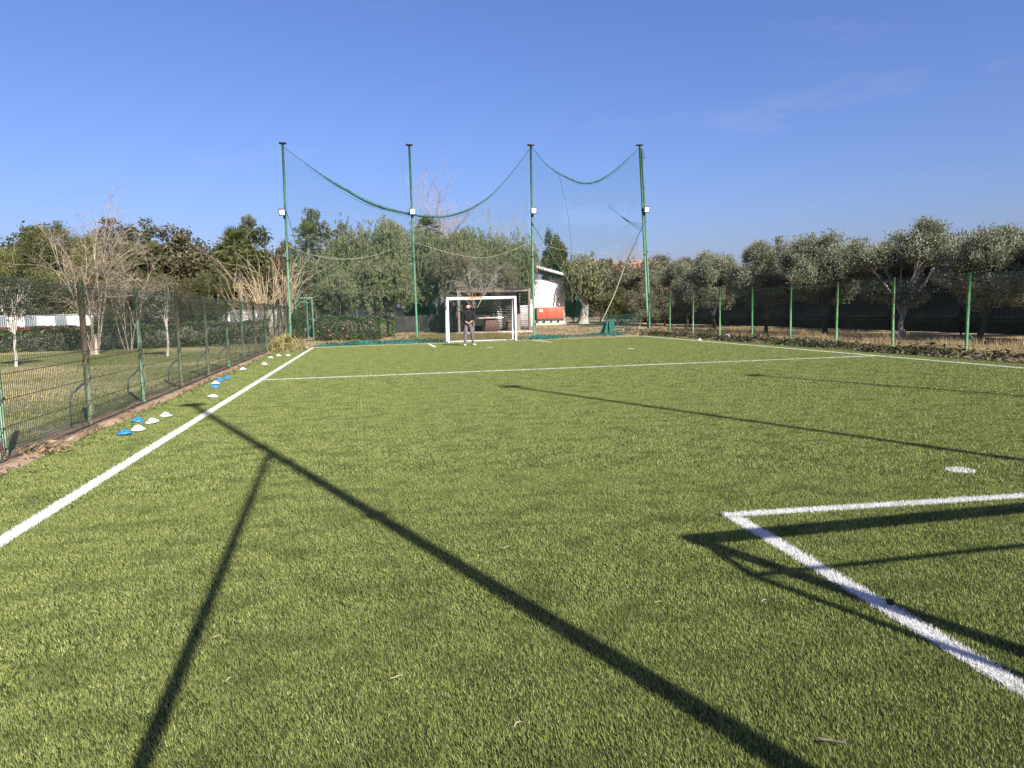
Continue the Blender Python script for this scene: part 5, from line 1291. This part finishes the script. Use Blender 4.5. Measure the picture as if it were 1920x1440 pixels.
def sub_chain(keys, links_, rr, name, mat, grow=None):
    idx_ = {k: i for i, k in enumerate(keys)}
    return skin_obj(name, [J[k] for k in keys], [(idx_[a], idx_[b]) for a, b in links_], rr, mat, pt, 0, 2)
J.update(hem=(0, 0.01, 0.955), cfl=(-0.125, -0.115, 0.985), cfr=(0.115, -0.115, 1.015), collar=(0, -0.012, 1.445), hel=(-0.17, 0.0, 0.075), her=(0.20, 0.0, 0.075), waist=(0, 0.015, 0.99))
sub_chain(['belly', 'hem', 'chest', 'collar', 'shl', 'ell', 'cfl', 'shr', 'elr', 'cfr'],
          [('belly', 'hem'), ('belly', 'chest'), ('chest', 'collar'), ('chest', 'shl'), ('shl', 'ell'), ('ell', 'cfl'), ('chest', 'shr'), ('shr', 'elr'), ('elr', 'cfr')],
          [(.160, .130), (.158, .132), (.170, .135), (.075, .072), .088, .066, .046, .088, .066, .046], 'sweater', M['shirt'])
sub_chain(['pelvis', 'waist', 'hpl', 'knl', 'hel', 'hpr', 'knr', 'her'], [('pelvis', 'waist'), ('pelvis', 'hpl'), ('hpl', 'knl'), ('knl', 'hel'), ('pelvis', 'hpr'), ('hpr', 'knr'), ('knr', 'her')],
          [(.150, .125), (.145, .122), .104, .072, .060, .104, .072, .060], 'trousers', M['trousers'])
for x, rz in ((-0.168, -0.25), (0.198, 0.30)):
    b = MB(); V = []; n = 10; prof = [(-.10, .032, .075), (-.06, .040, .085), (0, .043, .080), (.07, .048, .062), (.13, .046, .050), (.175, .028, .038)]
    for yy, hw, hh in prof:
        for i in range(n):
            a = i * 2 * math.pi / n; V.append((hw * math.cos(a), -yy, max(0, hh * (0.5 + 0.5 * math.sin(a)))))
    i = np.arange(len(prof) - 1)[:, None] * n + np.arange(n)[None, :]; i2 = np.arange(len(prof) - 1)[:, None] * n + (np.arange(n)[None, :] + 1) % n
    b._add(V, np.stack([i, i + n, i2 + n, i2], -1).reshape(-1, 4), [(0, k, k + 1) for k in range(1, n - 1)] + [((len(prof) - 1) * n, (len(prof) - 1) * n + k + 1, (len(prof) - 1) * n + k) for k in range(1, n - 1)])
    o = b.build('shoe', M['shoe'], pt, True); o.location = (x, 0.02, 0.022); o.rotation_euler = (0, 0, rz)
def blob(name, c, rad_, mat, cut=None, rx=0.0, seg=16):
    bm = bmesh.new(); bmesh.ops.create_uvsphere(bm, u_segments=seg, v_segments=10, radius=1.0)
    if cut: bmesh.ops.delete(bm, geom=[v for v in bm.verts if cut(v.co)], context='VERTS')
    me = bpy.data.meshes.new(name); bm.to_mesh(me); bm.free()
    for p in me.polygons: p.use_smooth = True
    o = link(name, me, mat, pt); o.location = c; o.scale = rad_; o.rotation_euler = (rx, 0, 0); return o
blob('hair', (0, -0.030, 1.660), (.093, .100, .096), M['hair'], lambda c: c.z < -0.25 or (c.y < -0.15 and c.z < 0.72), rx=0.20)
blob('beard', (0, -0.108, 1.538), (.060, .055, .046), M['hair'], lambda c: c.z > 0.42)
blob('nose', (0, -0.158, 1.605), (.013, .020, .024), M['skin'], rx=0.5)
for x in (-.032, .032):
    blob('eye', (x, -0.143, 1.632), (.012, .008, .008), M['eye'], seg=8)
    blob('ear', (x * 2.75, -0.055, 1.61), (.014, .024, .034), M['skin'], seg=8)
